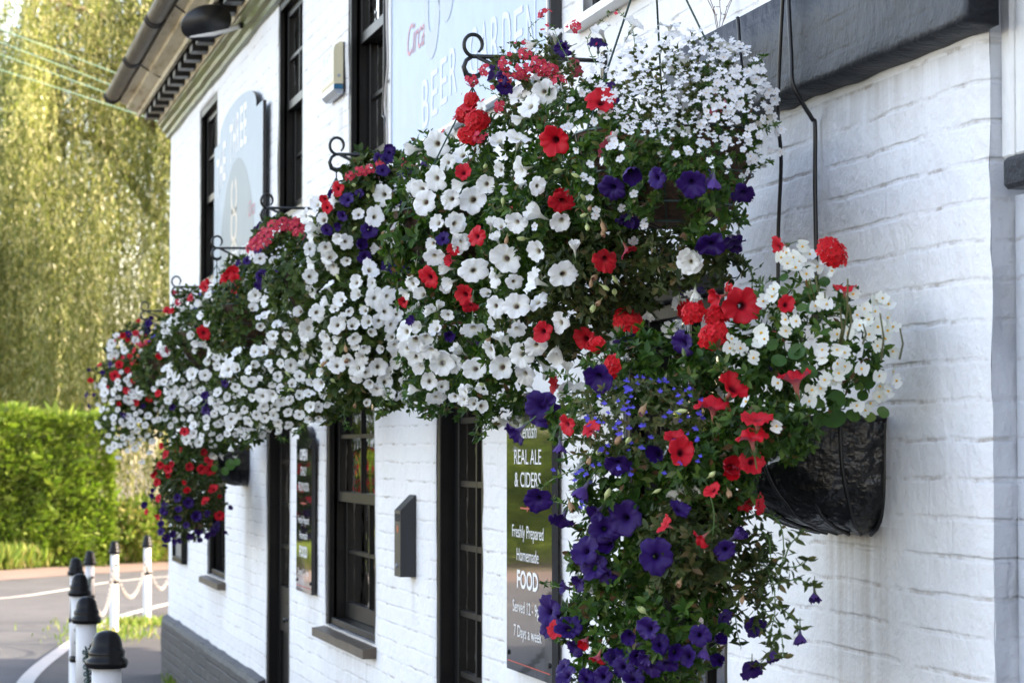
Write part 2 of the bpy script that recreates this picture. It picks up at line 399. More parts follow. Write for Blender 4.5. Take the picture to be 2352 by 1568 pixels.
def petal_fan(petals, mat, center=None, cmat=None, seed=0):
    """petals: list of (angle_deg, length, halfwidth, lift) flat rounded petals"""
    vs = []; f3 = []; ra = []; an = []
    for (ad, L, w, lift) in petals:
        a = R(ad); c, s_ = math.cos(a), math.sin(a); b = len(vs)
        rows = [(.06, .25, 0), (.35, .7, .3), (.65, 1.0, .7), (.88, .85, .95), (1.0, .42, 1.0)]
        for (t, ww, lf) in rows:
            for sg in (-1, 0, 1):
                r = t * L * (1 if sg else 1.03); q = sg * ww * w
                vs.append((c * r - s_ * q, s_ * r + c * q, lift * lf - (.0 if sg else .04) + .02 * math.sin(ad + t * 7))); ra.append(min(1, .2 + r)); an.append(.1)
        for i in range(len(rows) - 1):
            for j in (0, 1): f3.append((b + i * 3 + j, b + (i + 1) * 3 + j, b + (i + 1) * 3 + j + 1, b + i * 3 + j + 1))
    nf = len(f3)
    if center:
        b = len(vs); n = 8; r, h = center
        for (rr, z) in ((r, 0.0), (r * .95, h * .6), (r * .4, h)):
            for k in range(n): vs.append((rr * math.cos(k * 2 * math.pi / n), rr * math.sin(k * 2 * math.pi / n), z)); ra.append(0); an.append(0)
        for i in range(2):
            for k in range(n): f3.append((b + i * n + k, b + i * n + (k + 1) % n, b + (i + 1) * n + (k + 1) % n, b + (i + 1) * n + k))
        f3.append((b + 16, b + 18, b + 20, b + 22))
    me = np_mesh('small_bloom', np.array(vs), np.array(f3), [mat, cmat or mat], True, {'rad': ra, 'ang': an})
    mi = np.zeros(len(f3), np.int32); mi[nf:] = 1 if cmat else 0; me.polygons.foreach_set('material_index', mi)
    return me
def fan5(seed, mat, cmat=M['yellow']):
    rs = random.Random(seed)
    return petal_fan([(k * 72 + rs.uniform(-6, 6), 1 * rs.uniform(.9, 1.05), .42, .12 + rs.uniform(-.05, .12)) for k in range(5)], mat, (.13, .12), cmat)
def lobelia(seed, mat):
    rs = random.Random(seed)
    return petal_fan([(-90 + d + rs.uniform(-5, 5), 1.0, .30, .05 + rs.uniform(0, .15)) for d in (-48, 0, 48)] + [(65, .55, .12, .3), (115, .55, .12, .3)], mat, None, None)
def begonia(seed):
    rs = random.Random(seed)
    return petal_fan([(90 + rs.uniform(-8, 8), 1, .80, .25), (-90 + rs.uniform(-8, 8), 1, .78, .28), (0, .85, .34, .1), (180, .85, .34, .1)], M['pg'], (.16, .28), M['yellow'])
def join_np(parts):
    """parts: list of (mesh, 4x4) -> raw verts, faces, mat idx, rad, ang"""
    V = []; Fq = []; MI = []; RA = []; AN = []; off = 0
    for me, mt in parts:
        n = len(me.vertices); co = np.empty(n * 3, np.float32); me.vertices.foreach_get('co', co); co = co.reshape(-1, 3)
        mt = np.array(mt); V.append(co @ mt[:3, :3].T + mt[:3, 3])
        li = np.empty(len(me.loops), np.int32); me.loops.foreach_get('vertex_index', li); Fq.append(li.reshape(-1, 4) + off)
        mi = np.empty(len(me.polygons), np.int32); me.polygons.foreach_get('material_index', mi); MI.append(mi)
        for k, L in (('rad', RA), ('ang', AN)):
            a = np.empty(n, np.float32); me.attributes[k].data.foreach_get('value', a); L.append(a)
        off += n
    return np.concatenate(V), np.concatenate(Fq), np.concatenate(MI), np.concatenate(RA), np.concatenate(AN)
def joined(name, parts, mats):
    v, f, mi, ra, an = join_np(parts)
    me = np_mesh(name, v, f, mats, True, {'rad': ra, 'ang': an}); me.polygons.foreach_set('material_index', mi); return me
def frame_to(n, spin=0.0):
    n = Vector(n).normalized(); x = n.orthogonal().normalized(); y = n.cross(x)
    return Matrix((x, y, n)).transposed().to_4x4() @ Matrix.Rotation(spin, 4, 'Z')
def head_mesh(seed, mat, cmat, nf, fr, spread=.8):
    rs = random.Random(seed); small = fan5(seed, mat, cmat); parts = []
    for i in range(nf):
        z = 1 - spread * (i + .5) / nf; a = i * 2.39996; r = math.sqrt(max(0, 1 - z * z))
        n = Vector((r * math.cos(a), r * math.sin(a), z)); p = n * rs.uniform(.78, .95)
        parts.append((small, Matrix.Translation(p - Vector((0, 0, .45))) @ frame_to(n + Vector((rs.uniform(-.3, .3), rs.uniform(-.3, .3), .2)), rs.uniform(0, 6)) @ Matrix.Scale(fr, 4)))
    me = joined('flower_head', parts, [mat, cmat]); return me
FL = {}
for key, mat in (('w', 'pw'), ('p', 'pp'), ('r', 'pr')):
    FL[key] = [petunia_mesh(s * 7 + 1, M[mat], c) for s, c in ((1, 0.0), (2, .05), (3, .12), (4, .3), (5, .02), (6, .2), (7, .08), (8, .0), (9, .15), (10, .35), (11, -.1), (12, .05))]
    FL[key + 'c'] = [petunia_mesh(s * 5 + 2, M[mat], c) for s, c in ((1, .85), (2, .65))]
FL['y'] = [petunia_mesh(s * 3 + 2, M['pbud'], c) for s, c in ((1, 1.7), (2, 1.9), (3, 1.5))]; FL['z'] = [petunia_mesh(s * 9 + 2, M['pwilt'], c) for s, c in ((1, 1.45), (2, 1.7), (3, 1.2), (4, 1.55))]
FL['b'] = [fan5(s, M['ps']) for s in range(4)]
FL['l'] = [lobelia(s, M['ps']) for s in range(4)]
FL['u'] = [lobelia(s + 9, M['pb']) for s in range(3)]
FL['n'] = [lobelia(s + 20, M['pk']) for s in range(2)] + [fan5(s + 30, M['pk']) for s in range(2)]
FL['g'] = [begonia(s) for s in range(4)]
FL['v'] = [head_mesh(s, M['pv'], M['pr'], 26, .32) for s in range(3)]
FL['k'] = [head_mesh(s + 5, M['pk'], M['yellow'], 7, .48, 1.0) for s in range(3)]
FNAME = {'y': 'petunia_bud', 'z': 'wilted_petunia', 'w': 'white_petunia', 'p': 'purple_petunia', 'r': 'red_petunia', 'b': 'white_bacopa_flower', 'l': 'white_lobelia_flower',
         'u': 'blue_lobelia_flower', 'n': 'pink_nemesia_flower', 'g': 'white_begonia', 'v': 'red_verbena', 'k': 'pink_nemesia_cluster'}
FMATS = {'y': ['pbud', 'sepal'], 'z': ['pwilt', 'sepal'], 'w': ['pw', 'sepal'], 'p': ['pp', 'sepal'], 'r': ['pr', 'sepal'], 'b': ['ps', 'yellow'], 'l': ['ps', 'ps'], 'u': ['pb', 'pb'],
         'n': ['pk', 'yellow'], 'g': ['pg', 'yellow'], 'v': ['pv', 'pr'], 'k': ['pk', 'yellow']}

# ------------------------------------------------------------------ leaves
LT = np.array([(0, 0, 0), (.30, -.17, .05), (.30, 0, -.01), (.30, .17, .05), (.66, -.15, .03), (.66, 0, -.05), (.66, .15, .03), (1, 0, -.10)])
LF4 = np.array([(2, 1, 4, 5), (2, 5, 6, 3)]); LF3 = np.array([(0, 1, 2), (0, 2, 3), (5, 4, 7), (5, 7, 6)])
def leaves(base, direc, normal, length, wide=1.0, tmpl=LT, f4=LF4, f3=LF3):
    n = len(base); d = direc / np.linalg.norm(direc, axis=1)[:, None]
    s = np.cross(normal, d); s /= np.linalg.norm(s, axis=1)[:, None] + 1e-9; u = np.cross(d, s)
    L = length[:, None, None]
    V = base[:, None, :] + L * (tmpl[None, :, 0:1] * d[:, None, :] + tmpl[None, :, 1:2] * wide * s[:, None, :] + tmpl[None, :, 2:3] * u[:, None, :])
    k = len(tmpl); off = (np.arange(n) * k)[:, None, None]
    fs = []
    if f4 is not None: fs.append((f4[None] + off).reshape(-1, 4))
    if f3 is not None: fs.append((f3[None] + off).reshape(-1, 3))
    return V.reshape(-1, 3), fs
def merge(lst):
    V = []; F = {}; off = 0
    for v, fs in lst:
        V.append(v)
        for f in fs: F.setdefault(f.shape[1], []).append(f + off)
        off += len(v)
    return np.concatenate(V), [np.concatenate(F[k]) for k in sorted(F, reverse=True)]
def sprigs(P, N, k, L, tilt=(35, 80), wide=1.0, gap=.0):
    """rosettes of k leaves at points P with axis N"""
    n = len(P); N = N / np.linalg.norm(N, axis=1)[:, None]
    ref = rng.normal(size=(n, 3)); X = np.cross(N, ref); X /= np.linalg.norm(X, axis=1)[:, None]; Y = np.cross(N, X)
    out = []
    for j in range(k):
        a = j * 2.39996 + rng.uniform(-.3, .3, n); t = np.radians(rng.uniform(tilt[0], tilt[1], n))
        h = (np.cos(a)[:, None] * X + np.sin(a)[:, None] * Y)
        d = N * np.cos(t)[:, None] + h * np.sin(t)[:, None]
        nr = N * np.sin(t)[:, None] - h * np.cos(t)[:, None]
        b = P - N * (j * gap)
        out.append(leaves(b, d, nr, L * rng.uniform(.6, 1.15, n), wide))
    return merge(out)

# ------------------------------------------------------------------ blobs = volumes that a basket's plants fill
VR = np.array([RT, FW, UP])
class Blob:
    def __init__(s, px, py, d, rx, ry, rz, n=220, L=.026, k=6, mat='leaf', tilt=(35, 85), shell=.55, wide=1.25, fwd=.05):
        s.c = np.array(at(px, py, d)); q_ = (s.c - np.array(CAM)); s.c = s.c - q_ / np.linalg.norm(q_) * fwd; sc = scale_at(s.c); s.r = np.array((rx / sc, rz, ry / sc)); s.n = n; s.L = L; s.k = k; s.mat = mat; s.tilt = tilt; s.shell = shell; s.wide = wide
    def hit(s, px, py, infl=1.07):
        r = np.array(ray(px, py)); r /= np.linalg.norm(r)
        o = VR @ (np.array(CAM) - s.c) / (s.r * infl); d = VR @ r / (s.r * infl)
        a = d @ d; b = o @ d; c = o @ o - 1; D = b * b - a * c
        if D < 0:
            t = -b / a; q = np.linalg.norm(o + d * t); return None, q, np.array(CAM) + r * t
        t = (-b - math.sqrt(D)) / a; return t, 0, np.array(CAM) + r * t
    def normal(s, p):
        q = VR @ (p - s.c) / s.r ** 2; n = VR.T @ q; return n / np.linalg.norm(n)
    def fill(s):
        n = s.n; d = rng.normal(size=(n, 3)); d /= np.linalg.norm(d, axis=1)[:, None]
        rad = rng.uniform(s.shell, 1.03, n) ** .8
        # clumpy outline: push groups of sprigs in and out
        q = np.array([noise.noise(Vector((float(x) * 2.6 + s.c[0] * 9, float(y) * 2.6 + s.c[1] * 3, float(z) * 2.6))) for x, y, z in d])
        rad = rad * (1 + .20 * q)
        P = s.c + (d * rad[:, None] * s.r) @ VR
        Nn = (d / s.r) @ VR; Nn /= np.linalg.norm(Nn, axis=1)[:, None]
        Nn = Nn + rng.normal(size=(n, 3)) * .45 + np.array((-.25, -.1, .25))
        return sprigs(P, Nn, s.k, s.L, s.tilt, s.wide)

# ================================================================== the pub building
pub = empty('pub_building', (0, 4.43, 0), 'long white painted brick pub with black sash windows, grey plinth and bracketed eaves', 'pub')
U0, U1, ZT = 4.43, 20.35, 4.34
OPEN = [  # u0, u1, z0, z1, reveal depth
    (17.09, 18.18, 2.95, 4.20, .015), (13.16, 14.11, 3.05, 4.28, .015), (10.68, 11.70, 3.05, 4.28, .015), (6.33, 7.39, 3.10, 4.28, .04),
    (16.54, 17.54, .93, 2.20, .02), (13.59, 14.51, -.2, 2.20, .05), (10.98, 12.35, .93, 2.20, .02), (8.79, 9.63, -.2, 2.20, .05), (6.01, 6.95, .93, 2.23, .02)]
def cuts(vals, step_fn):
    vals = sorted(set(vals)); out = []
    for a, b in zip(vals[:-1], vals[1:]):
        n = max(1, int(math.ceil((b - a) / step_fn((a + b) / 2)))); out += [a + (b - a) * i / n for i in range(n)]
    return out + [vals[-1]]
def wall_sheet(name, u0, u1, z0, z1, opens, mats, end_depth0=0.0, step=lambda u: .045 if u < 9 else .12):
    us = cuts([u0, u1] + [v for o in opens for v in o[:2]], step); zs = cuts([z0, z1] + [v for o in opens for v in o[2:4]], lambda z: .045 if u0 < 9 else .12)
    nu, nz = len(us), len(zs); V = []; F = []; MI = []
    def dsp(u, z):
        d = .007 * noise.noise(Vector((u * 1.3, z * 1.3, 3))) + .0035 * noise.noise(Vector((u * 5, z * 7, 9)))
        e = max(0.0, 1 - (u - U0) / .05) if end_depth0 else 0.0
        return -d + .013 * e * e, (.011 * noise.noise(Vector((z * 5.5, 1, 5))) + .008 * noise.noise(Vector((z * 17, 4, 5)))) * max(0, 1 - (u - U0) / .12) if end_depth0 else 0.0
    for u in us:
        for z in zs:
            dx, du = dsp(u, z); e = 0
            for o in opens:      # slightly worn arrises round the openings
                if o[0] - 1e-6 <= u <= o[1] + 1e-6 and o[2] - 1e-6 <= z <= o[3] + 1e-6: e = .004 * noise.noise(Vector((u * 9, z * 9, 2)))
            V.append((dx, u + du + e, z + e))
    ins = lambda u, z: any(o[0] < u < o[1] and o[2] < z < o[3] for o in opens)
    cell = {}
    for i in range(nu - 1):
        for j in range(nz - 1):
            if not ins((us[i] + us[i + 1]) / 2, (zs[j] + zs[j + 1]) / 2):
                cell[(i, j)] = 1; F.append((i * nz + j, i * nz + j + 1, (i + 1) * nz + j + 1, (i + 1) * nz + j)); MI.append(0)
    def ext(a, b, dep, mi=0, n=1):
        k = len(V); 
        V.append((dep, V[a][1], V[a][2])); V.append((dep, V[b][1], V[b][2])); F.append((a, b, k + 1, k)); MI.append(mi)
    for o in opens:
        for i in range(nu - 1):
            if o[0] - 1e-6 <= us[i] and us[i + 1] <= o[1] + 1e-6:
                for zz in (o[2], o[3]):
                    if zz > z0 + 1e-6:
                        j = min(range(nz), key=lambda q: abs(zs[q] - zz)); ext(i * nz + j, (i + 1) * nz + j, o[4])
        for j in range(nz - 1):
            if o[2] - 1e-6 <= zs[j] and zs[j + 1] <= o[3] + 1e-6:
                for uu in (o[0], o[1]):
                    i = min(range(nu), key=lambda q: abs(us[q] - uu)); ext(i * nz + j, i * nz + j + 1, o[4])
    me = bpy.data.meshes.new(name); me.from_pydata(V, [], F)
    for m in mats: me.materials.append(m)
    me.polygons.foreach_set('material_index', MI); me.polygons.foreach_set('use_smooth', [True] * len(F)); me.update()
    return link('wall', me, pub)
wall_sheet('wall_front', U0, U1, .0, ZT, OPEN, [M['wall']], .3)
# the rough plastered return of the recess nearest the camera, with its own lumps
jm = MB(); nj = 14; zj = [i * .03 for i in range(int(ZT / .03) + 1)]
for z in zj:
    for i in range(nj):
        x = .012 + i * .33 / (nj - 1)
        lump = .020 * noise.noise(Vector((x * 14, z * 5, 2))) + .010 * noise.noise(Vector((x * 40, z * 16, 7)))
        gap = -.03 * max(0, noise.noise(Vector((x * 9, z * 7, 14))) - .05) * (1 if 1.95 < z < 2.27 else 0)
        ed = (.011 * noise.noise(Vector((z * 5.5, 1, 5))) + .008 * noise.noise(Vector((z * 17, 4, 5)))) if i == 0 else 0
        jm.v.append((x, 4.43 + (ed if i == 0 else lump * min(1, i / 2) + .004 - gap), z))
n_ = nj
for j in range(len(zj) - 1):
    for i in range(nj - 1): jm.f.append((j * n_ + i, j * n_ + i + 1, (j + 1) * n_ + i + 1, (j + 1) * n_ + i)); jm.m.append(0)
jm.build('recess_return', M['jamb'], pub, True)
# remaining outer walls
b = MB(); b.box(.0, .25, -3.0, 3.2, 0, ZT); b.box(.0, .25, 3.2, U0 - .002, 3.4, ZT); b.box(.0, .25, 3.2, U0 - .002, 0, .9)
b.build('wall', M['wall'], pub)
b = MB(); b.box(.26, 7.4, 20.10, 20.35, 0, ZT); b.box(.26, 7.4, -3.0, -2.75, 0, ZT); b.box(7.4, 7.6, -3, 20.35, 0, ZT)
b.add([(.0, 20.34, ZT), (7.6, 20.34, ZT), (3.8, 20.34, 6.9), (.0, 20.12, ZT), (7.6, 20.12, ZT), (3.8, 20.12, 6.9)], [(0, 2, 1), (3, 4, 5)])
b.add([(.0, -2.99, ZT), (7.6, -2.99, ZT), (3.8, -2.99, 6.9), (.0, -2.8, ZT), (7.6, -2.8, ZT), (3.8, -2.8, 6.9)], [(0, 1, 2), (3, 5, 4)])
b.build('wall', M['wall'], pub)
b = MB()
b.add([(.0, 20.348, 0), (.26, 20.348, 0), (.26, 20.348, ZT), (.0, 20.348, ZT)], [(0, 1, 2, 3)]); b.build('wall_end', M['wall'], pub)
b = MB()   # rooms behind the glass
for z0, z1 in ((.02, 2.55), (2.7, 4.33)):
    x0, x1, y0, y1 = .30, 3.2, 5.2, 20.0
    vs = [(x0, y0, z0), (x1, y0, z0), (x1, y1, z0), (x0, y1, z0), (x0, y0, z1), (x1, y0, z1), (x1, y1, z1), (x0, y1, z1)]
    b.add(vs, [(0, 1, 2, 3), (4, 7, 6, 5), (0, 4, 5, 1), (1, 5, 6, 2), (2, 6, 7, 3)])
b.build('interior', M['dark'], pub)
# plinth with a weathered top, skipping the doorways
pl = MB()
def plinth(u0, u1):
    n = max(2, int((u1 - u0) / .08)); vs = []
    for i in range(n + 1):
        u = u0 + (u1 - u0) * i / n; w = .008 * noise.noise(Vector((u * 4, 0, 0))); q = .012 * noise.noise(Vector((u * 3, 5, 0)))
        vs += [(-.052 + w, u, -.15), (-.052 + w, u, .12), (-.050 - w, u, .28), (-.052 + w, u, .42 + q), (-.040, u, .455 + q), (.01, u, .475 + q)]
    fs = [(i * 6 + k, i * 6 + k + 1, (i + 1) * 6 + k + 1, (i + 1) * 6 + k) for i in range(n) for k in range(5)]
    e = n * 6; fs += [(0, 5, 4, 3, 2, 1), tuple(e + k for k in range(6))]; pl.add(vs, fs)
for a_, b_ in ((-3, 8.77), (9.65, 13.57), (14.53, 20.40)): plinth(a_, b_)
pl.build('plinth', M['plinth'], pub, False)

# painted projecting band over the near wall
bd = MB(); n = 60; vs = []
for i in range(n + 1):
    u = 4.36 + (6.35 - 4.36) * i / n; w = .003 * noise.noise(Vector((u * 5, 2, 0))); q = .009 * noise.noise(Vector((u * 7, 2, 8)))
    vs += [(.0, u, 2.815), (-.056 + w, u, 2.808 + w), (-.060 + w, u, 2.70), (-.059 + w, u, 2.62), (-.064 + w, u, 2.590 + q * .5), (-.060, u, 2.574 + q), (.0, u, 2.566 + q)]
bd.add(vs, [(i * 7 + k, (i + 1) * 7 + k, (i + 1) * 7 + k + 1, i * 7 + k + 1) for i in range(n) for k in range(6)] + [tuple(range(7)), tuple(n * 7 + k for k in range(7))[::-1]])
bd.build('painted_band', M['band'], pub, True)

# eaves: moulding, dentil blocks, boxed cornice, gutter
def extr(prof, y0, y1, name, mat, parent=pub, seg=1, jit=0.0, smooth=False):
    m = MB(); k = len(prof); vs = []
    for i in range(seg + 1):
        y = y0 + (y1 - y0) * i / seg
        for j, (x, z) in enumerate(prof):
            vs.append((x + jit * noise.noise(Vector((y * 2, j, 1))), y, z + jit * noise.noise(Vector((y * 2, j, 7)))))
    fs = [(i * k + j, i * k + (j + 1) % k, (i + 1) * k + (j + 1) % k, (i + 1) * k + j) for i in range(seg) for j in range(k)]
    fs += [tuple(range(k))[::-1], tuple(seg * k + j for j in range(k))]
    m.add(vs, fs); return m.build(name, mat, parent, smooth)
YE, YN = 20.62, 4.2
extr([(.01, 4.275), (-.030, 4.28), (-.032, 4.31), (-.058, 4.325), (-.062, 4.352), (-.088, 4.372), (-.09, 4.39), (.01, 4.39)], YN, 20.45, 'moulding', M['mould'], seg=120, jit=.005)
extr([(.01, 4.392), (-.10, 4.392), (-.10, 4.55), (.01, 4.55)], YN, 20.45, 'frieze', M['cornice'])
y = 20.36; kk = 0
while y > 4.3:
    d = MB(); d.box(-.21, -.101, y - .15, y, 4.415, 4.535, bev=.004); d.build('dentil_block', M['blackm'], pub); y -= .385
extr([(-.10, 4.553), (-.215, 4.536), (-.222, 4.47), (-.245, 4.468), (-.25, 4.50), (-.33, 4.53), (-.335, 4.56), (-.39, 4.585), (-.39, 4.66), (-.10, 4.66)], YN, YE, 'cornice', M['cornice'], seg=60, jit=.003)
gp = []
for i in range(11):
    a = math.pi + math.pi * i / 10; gp.append((-.452 + .062 * math.cos(a), 4.635 + .062 * math.sin(a)))
gp += [(-.452 + .056, 4.635)] + [(-.452 + .056 * math.cos(-math.pi * i / 10), 4.635 + .054 * math.sin(-math.pi * i / 10)) for i in range(1, 10)] + [(-.452 - .056, 4.635)]
g = extr(gp, YN, YE, 'gutter', M['gutter'], seg=40, jit=.003, smooth=False)
gj = MB()
for yy in (20.58, 18.6, 16.8, 15.0, 13.2, 11.4, 9.6, 7.8, 6.0):
    for dy in (0, .10):
        gj.tube([(-.452 + .068 * math.cos(math.pi + math.pi * i / 8), yy - dy, 4.635 + .068 * math.sin(math.pi + math.pi * i / 8)) for i in range(9)], .007, 5)
gj.build('gutter_bracket', M['blackm'], g)
j2 = MB()
for yy in (18.55, 16.0, 13.0, 10.0):
    j2.tube([(-.215, yy, 4.53), (-.222, yy, 4.465), (-.25, yy, 4.495), (-.335, yy, 4.54), (-.395, yy, 4.58)], .006, 5)
j2.build('board_joint', M['blackm'], pub)
rf = MB(); ri = []
ny_ = 60
for sgn, xr in ((-1, (-.47, 3.8)), (1, (8.1, 3.8))):
    for i in range(13):
        t0, t1 = i / 13, (i + 1) / 13
        xa, xb = xr[0] + (xr[1] - xr[0]) * t0, xr[0] + (xr[1] - xr[0]) * t1; za, zb = 4.68 + 2.55 * t0, 4.68 + 2.55 * t1
        vs = [(xa, -3.3, za + .035), (xb, -3.3, zb + .01), (xb, YE, zb + .01), (xa, YE, za + .035), (xa, -3.3, za), (xa, YE, za)]
        rf.add(vs, [(0, 3, 2, 1) if sgn > 0 else (0, 1, 2, 3), (0, 4, 5, 3)])
rf.add([(-.45, -3.3, 4.66), (3.8, -3.3, 7.2), (8.1, -3.3, 4.66), (-.45, YE, 4.66), (3.8, YE, 7.2), (8.1, YE, 4.66)], [(0, 2, 1), (3, 4, 5), (0, 1, 4, 3), (1, 2, 5, 4)])
rf.build('roof', M['tile'], pub)

# ------------------------------------------------------------------ windows and doors
def glazing(mb, x0, x1, u0, u1, z0, z1, st=.04, rb=.05, rt=.04, vb=1, hb=1, bar=.018, hz=None):
    mb.box(x0, x1, u0, u0 + st, z0, z1, bev=.003); mb.box(x0, x1, u1 - st, u1, z0, z1, bev=.003)
    mb.box(x0 + .0007, x1 - .0007, u0 + st, u1 - st, z0, z0 + rb, bev=.002); mb.box(x0 + .0007, x1 - .0007, u0 + st, u1 - st, z1 - rt, z1, bev=.002)
    xa, xb = x0 + .006, x1 - .006
    zz = [z0 + rb + (z1 - rt - z0 - rb) * (i + 1) / (hb + 1) for i in range(hb)] if hz is None else hz
    for z in zz: mb.box(xa + .001, xb - .001, u0 + st, u1 - st, z - bar / 2, z + bar / 2)
    for i in range(vb):
        u = u0 + st + (u1 - u0 - 2 * st) * (i + 1) / (vb + 1); mb.box(xa, xb, u - bar / 2, u + bar / 2, z0 + rb, z1 - rt)
def pane(u0, u1, z0, z1, x, parent, tilt=0.0):
    m = MB(); m.add([(x, u0, z0), (x + tilt, u1, z0), (x + tilt, u1, z1), (x, u0, z1)], [(0, 3, 2, 1)]); return m.build('pane', M['glass'], parent)
def sash(u0, u1, z0, z1, dep, meet, curtain=False, drop=0.0, whitesill=False):
    w = empty('window', (dep, (u0 + u1) / 2, z0)); w.parent = pub; w.matrix_basis = Matrix.Translation(Vector((dep, (u0 + u1) / 2, z0)) - Vector((0, 4.43, 0)))
    f = MB(); fw = .045
    for a, b_ in ((u0, u0 + fw), (u1 - fw, u1)):
        f.box(dep - .012, dep + .12, a, b_, z0, z1, bev=.004); f.box(dep + .015, dep + .028, a - 0 if a != u0 else b_, (b_ + .014) if a == u0 else a - .0, z0, z1)
        f.box(dep + .015, dep + .028, (b_ if a == u0 else a - .014), (b_ + .014 if a == u0 else a), z0 + .001, z1 - .001) if False else None
    f.box(dep - .010, dep + .118, u0 + fw, u1 - fw, z1 - .05, z1 - .001, bev=.003); f.box(dep + .0, dep + .14, u0 + fw, u1 - fw, z0 + .001, z0 + .035, bev=.003)
    f.build('frame', M['black'], w)
    a, b_ = u0 + fw + .004, u1 - fw - .004
    up = MB(); glazing(up, dep + .030, dep + .066, a, b_, meet - .022, z1 - .052); uo = up.build('upper_sash', M['black'], w)
    pane(a + .03, b_ - .03, meet, z1 - .07, dep + .049, uo)
    lo = MB(); glazing(lo, dep + .070, dep + .106, a, b_, z0 + .037 + drop, meet + .022 + drop, rb=.075, rt=.042); lo_ = lo.build('lower_sash', M['black'], w)
    pane(a + .03, b_ - .03, z0 + .08 + drop, meet + drop, dep + .089, lo_)
    if curtain:
        c = MB(); n = 24
        for (ca, cb) in ((b_ - .30, b_), (a, a + .16)):
            vs = []
            for i in range(n + 1):
                u = ca + (cb - ca) * i / n; x = dep + .19 + .025 * math.sin(i * 1.7) + .006 * math.sin(i * .6)
                vs += [(x, u, z0 + .03), (x, u, z1 - .03)]
            c.add(vs, [(2 * i, 2 * i + 2, 2 * i + 3, 2 * i + 1) for i in range(n)])
        c.build('curtain', M['curtain'], w, True)
    return w
def sill(w, u0, u1, z, out=.05, th=.075, mat=None, slope=.02, dep=.1):
    s_ = MB(); n = 16; vs = []
    for i in range(n + 1):
        u = u0 - .045 + (u1 - u0 + .09) * i / n; j = .004 * noise.noise(Vector((u * 8, z, 3)))
        vs += [(-out + j, u, z - th), (-out + j, u, z - slope + j), (dep, u, z + .004), (dep, u, z - th)]
    s_.add(vs, [(i * 4 + k, i * 4 + (k + 1) % 4, (i + 1) * 4 + (k + 1) % 4, (i + 1) * 4 + k) for i in range(n) for k in range(4)] + [(3, 2, 1, 0), tuple(n * 4 + k for k in range(4))])
    return s_.build('sill', mat or M['timber'], w)
w = sash(*OPEN[0], 3.55); w = sash(*OPEN[1], 3.69, True); w = sash(*OPEN[2], 3.69, True)
w = sash(*OPEN[3], 3.70); sill(w, OPEN[3][0], OPEN[3][1], 3.10, .05, .055, M['white'], .03)
for i_ in (1, 2): pass
w = sash(*OPEN[4], 1.55); sill(w, OPEN[4][0], OPEN[4][1], .93, .055, .060)
w = sash(*OPEN[6], 1.55); sill(w, OPEN[6][0], OPEN[6][1], .93, .06, .060)
# small notices stuck inside the big window
st = MB()
for (u, z, hu, hz) in ((11.86, 1.66, .05, .055), (11.70, 1.75, .035, .11), (11.30, 1.66, .03, .08)): st.box(.215, .217, u - hu, u + hu, z - hz, z + hz)
st.build('window_notice', simple('notice_paper', (.45, .50, .48), .6), w)
st = MB(); st.box(.215, .217, 11.55, 11.65, 1.44, 1.51); st.build('window_notice', M['orange'], w)
w = sash(*OPEN[8], 1.55); sill(w, OPEN[8][0], OPEN[8][1], .93, .05, .075)
def door(u0, u1, dep, z1, hz, glaze0):
    d = empty('door', (dep, (u0 + u1) / 2, 0)); d.parent = pub; d.matrix_basis = Matrix.Translation(Vector((dep, (u0 + u1) / 2 - 4.43, 0)))
    f = MB(); fw = .05
    f.box(dep - .045, dep + .05, u0, u0 + fw, 0, z1, bev=.004); f.box(dep - .045, dep + .05, u1 - fw, u1, 0, z1, bev=.004); f.box(dep - .044, dep + .049, u0 + fw, u1 - fw, z1 - .06, z1 - .001)
    f.build('frame', M['black'], d)
    l = MB(); a, b_ = u0 + fw + .003, u1 - fw - .003
    glazing(l, dep + .012, dep + .05, a, b_, glaze0 - .08, z1 - .063, st=.075, rb=.08, rt=.08, vb=1, hz=hz, bar=.022)
    l.box(dep + .0125, dep + .0495, a, a + .075, .0, glaze0 - .0805); l.box(dep + .0125, dep + .0495, b_ - .075, b_, .0, glaze0 - .0805)
    l.box(dep + .013, dep + .049, a + .075, b_ - .075, glaze0 - .25, glaze0 - .081); l.box(dep + .013, dep + .049, a + .075, b_ - .075, .0, .18)
    l.box(dep + .013, dep + .049, (a + b_) / 2 - .04, (a + b_) / 2 + .04, .181, glaze0 - .251)
    l.box(dep + .028, dep + .040, a + .075, b_ - .075, .182, glaze0 - .252)
    lf = l.build('leaf', M['black'], d); pane(a + .06, b_ - .06, glaze0, z1 - .13, dep + .03, lf)
    hd = MB(); u = a + .045; z = glaze0 - .15
    hd.box(dep + .004, dep + .012, u - .02, u + .02, z - .07, z + .07, bev=.003)
    hd.tube([(dep - .0, u, z), (dep - .05, u, z), (dep - .06, u + .02, z + .004), (dep - .055, u + .06, z), (dep - .05, u + .10, z - .015)], .008, 7)
    hd.build('handle', M['iron'], d, True)
    return d
door(13.59, 14.51, .05, 2.20, [1.235, 1.475, 1.71, 1.945], 1.01)
door(8.79, 9.63, .05, 2.20, [.93, 1.16, 1.41, 1.65, 1.89], .70)

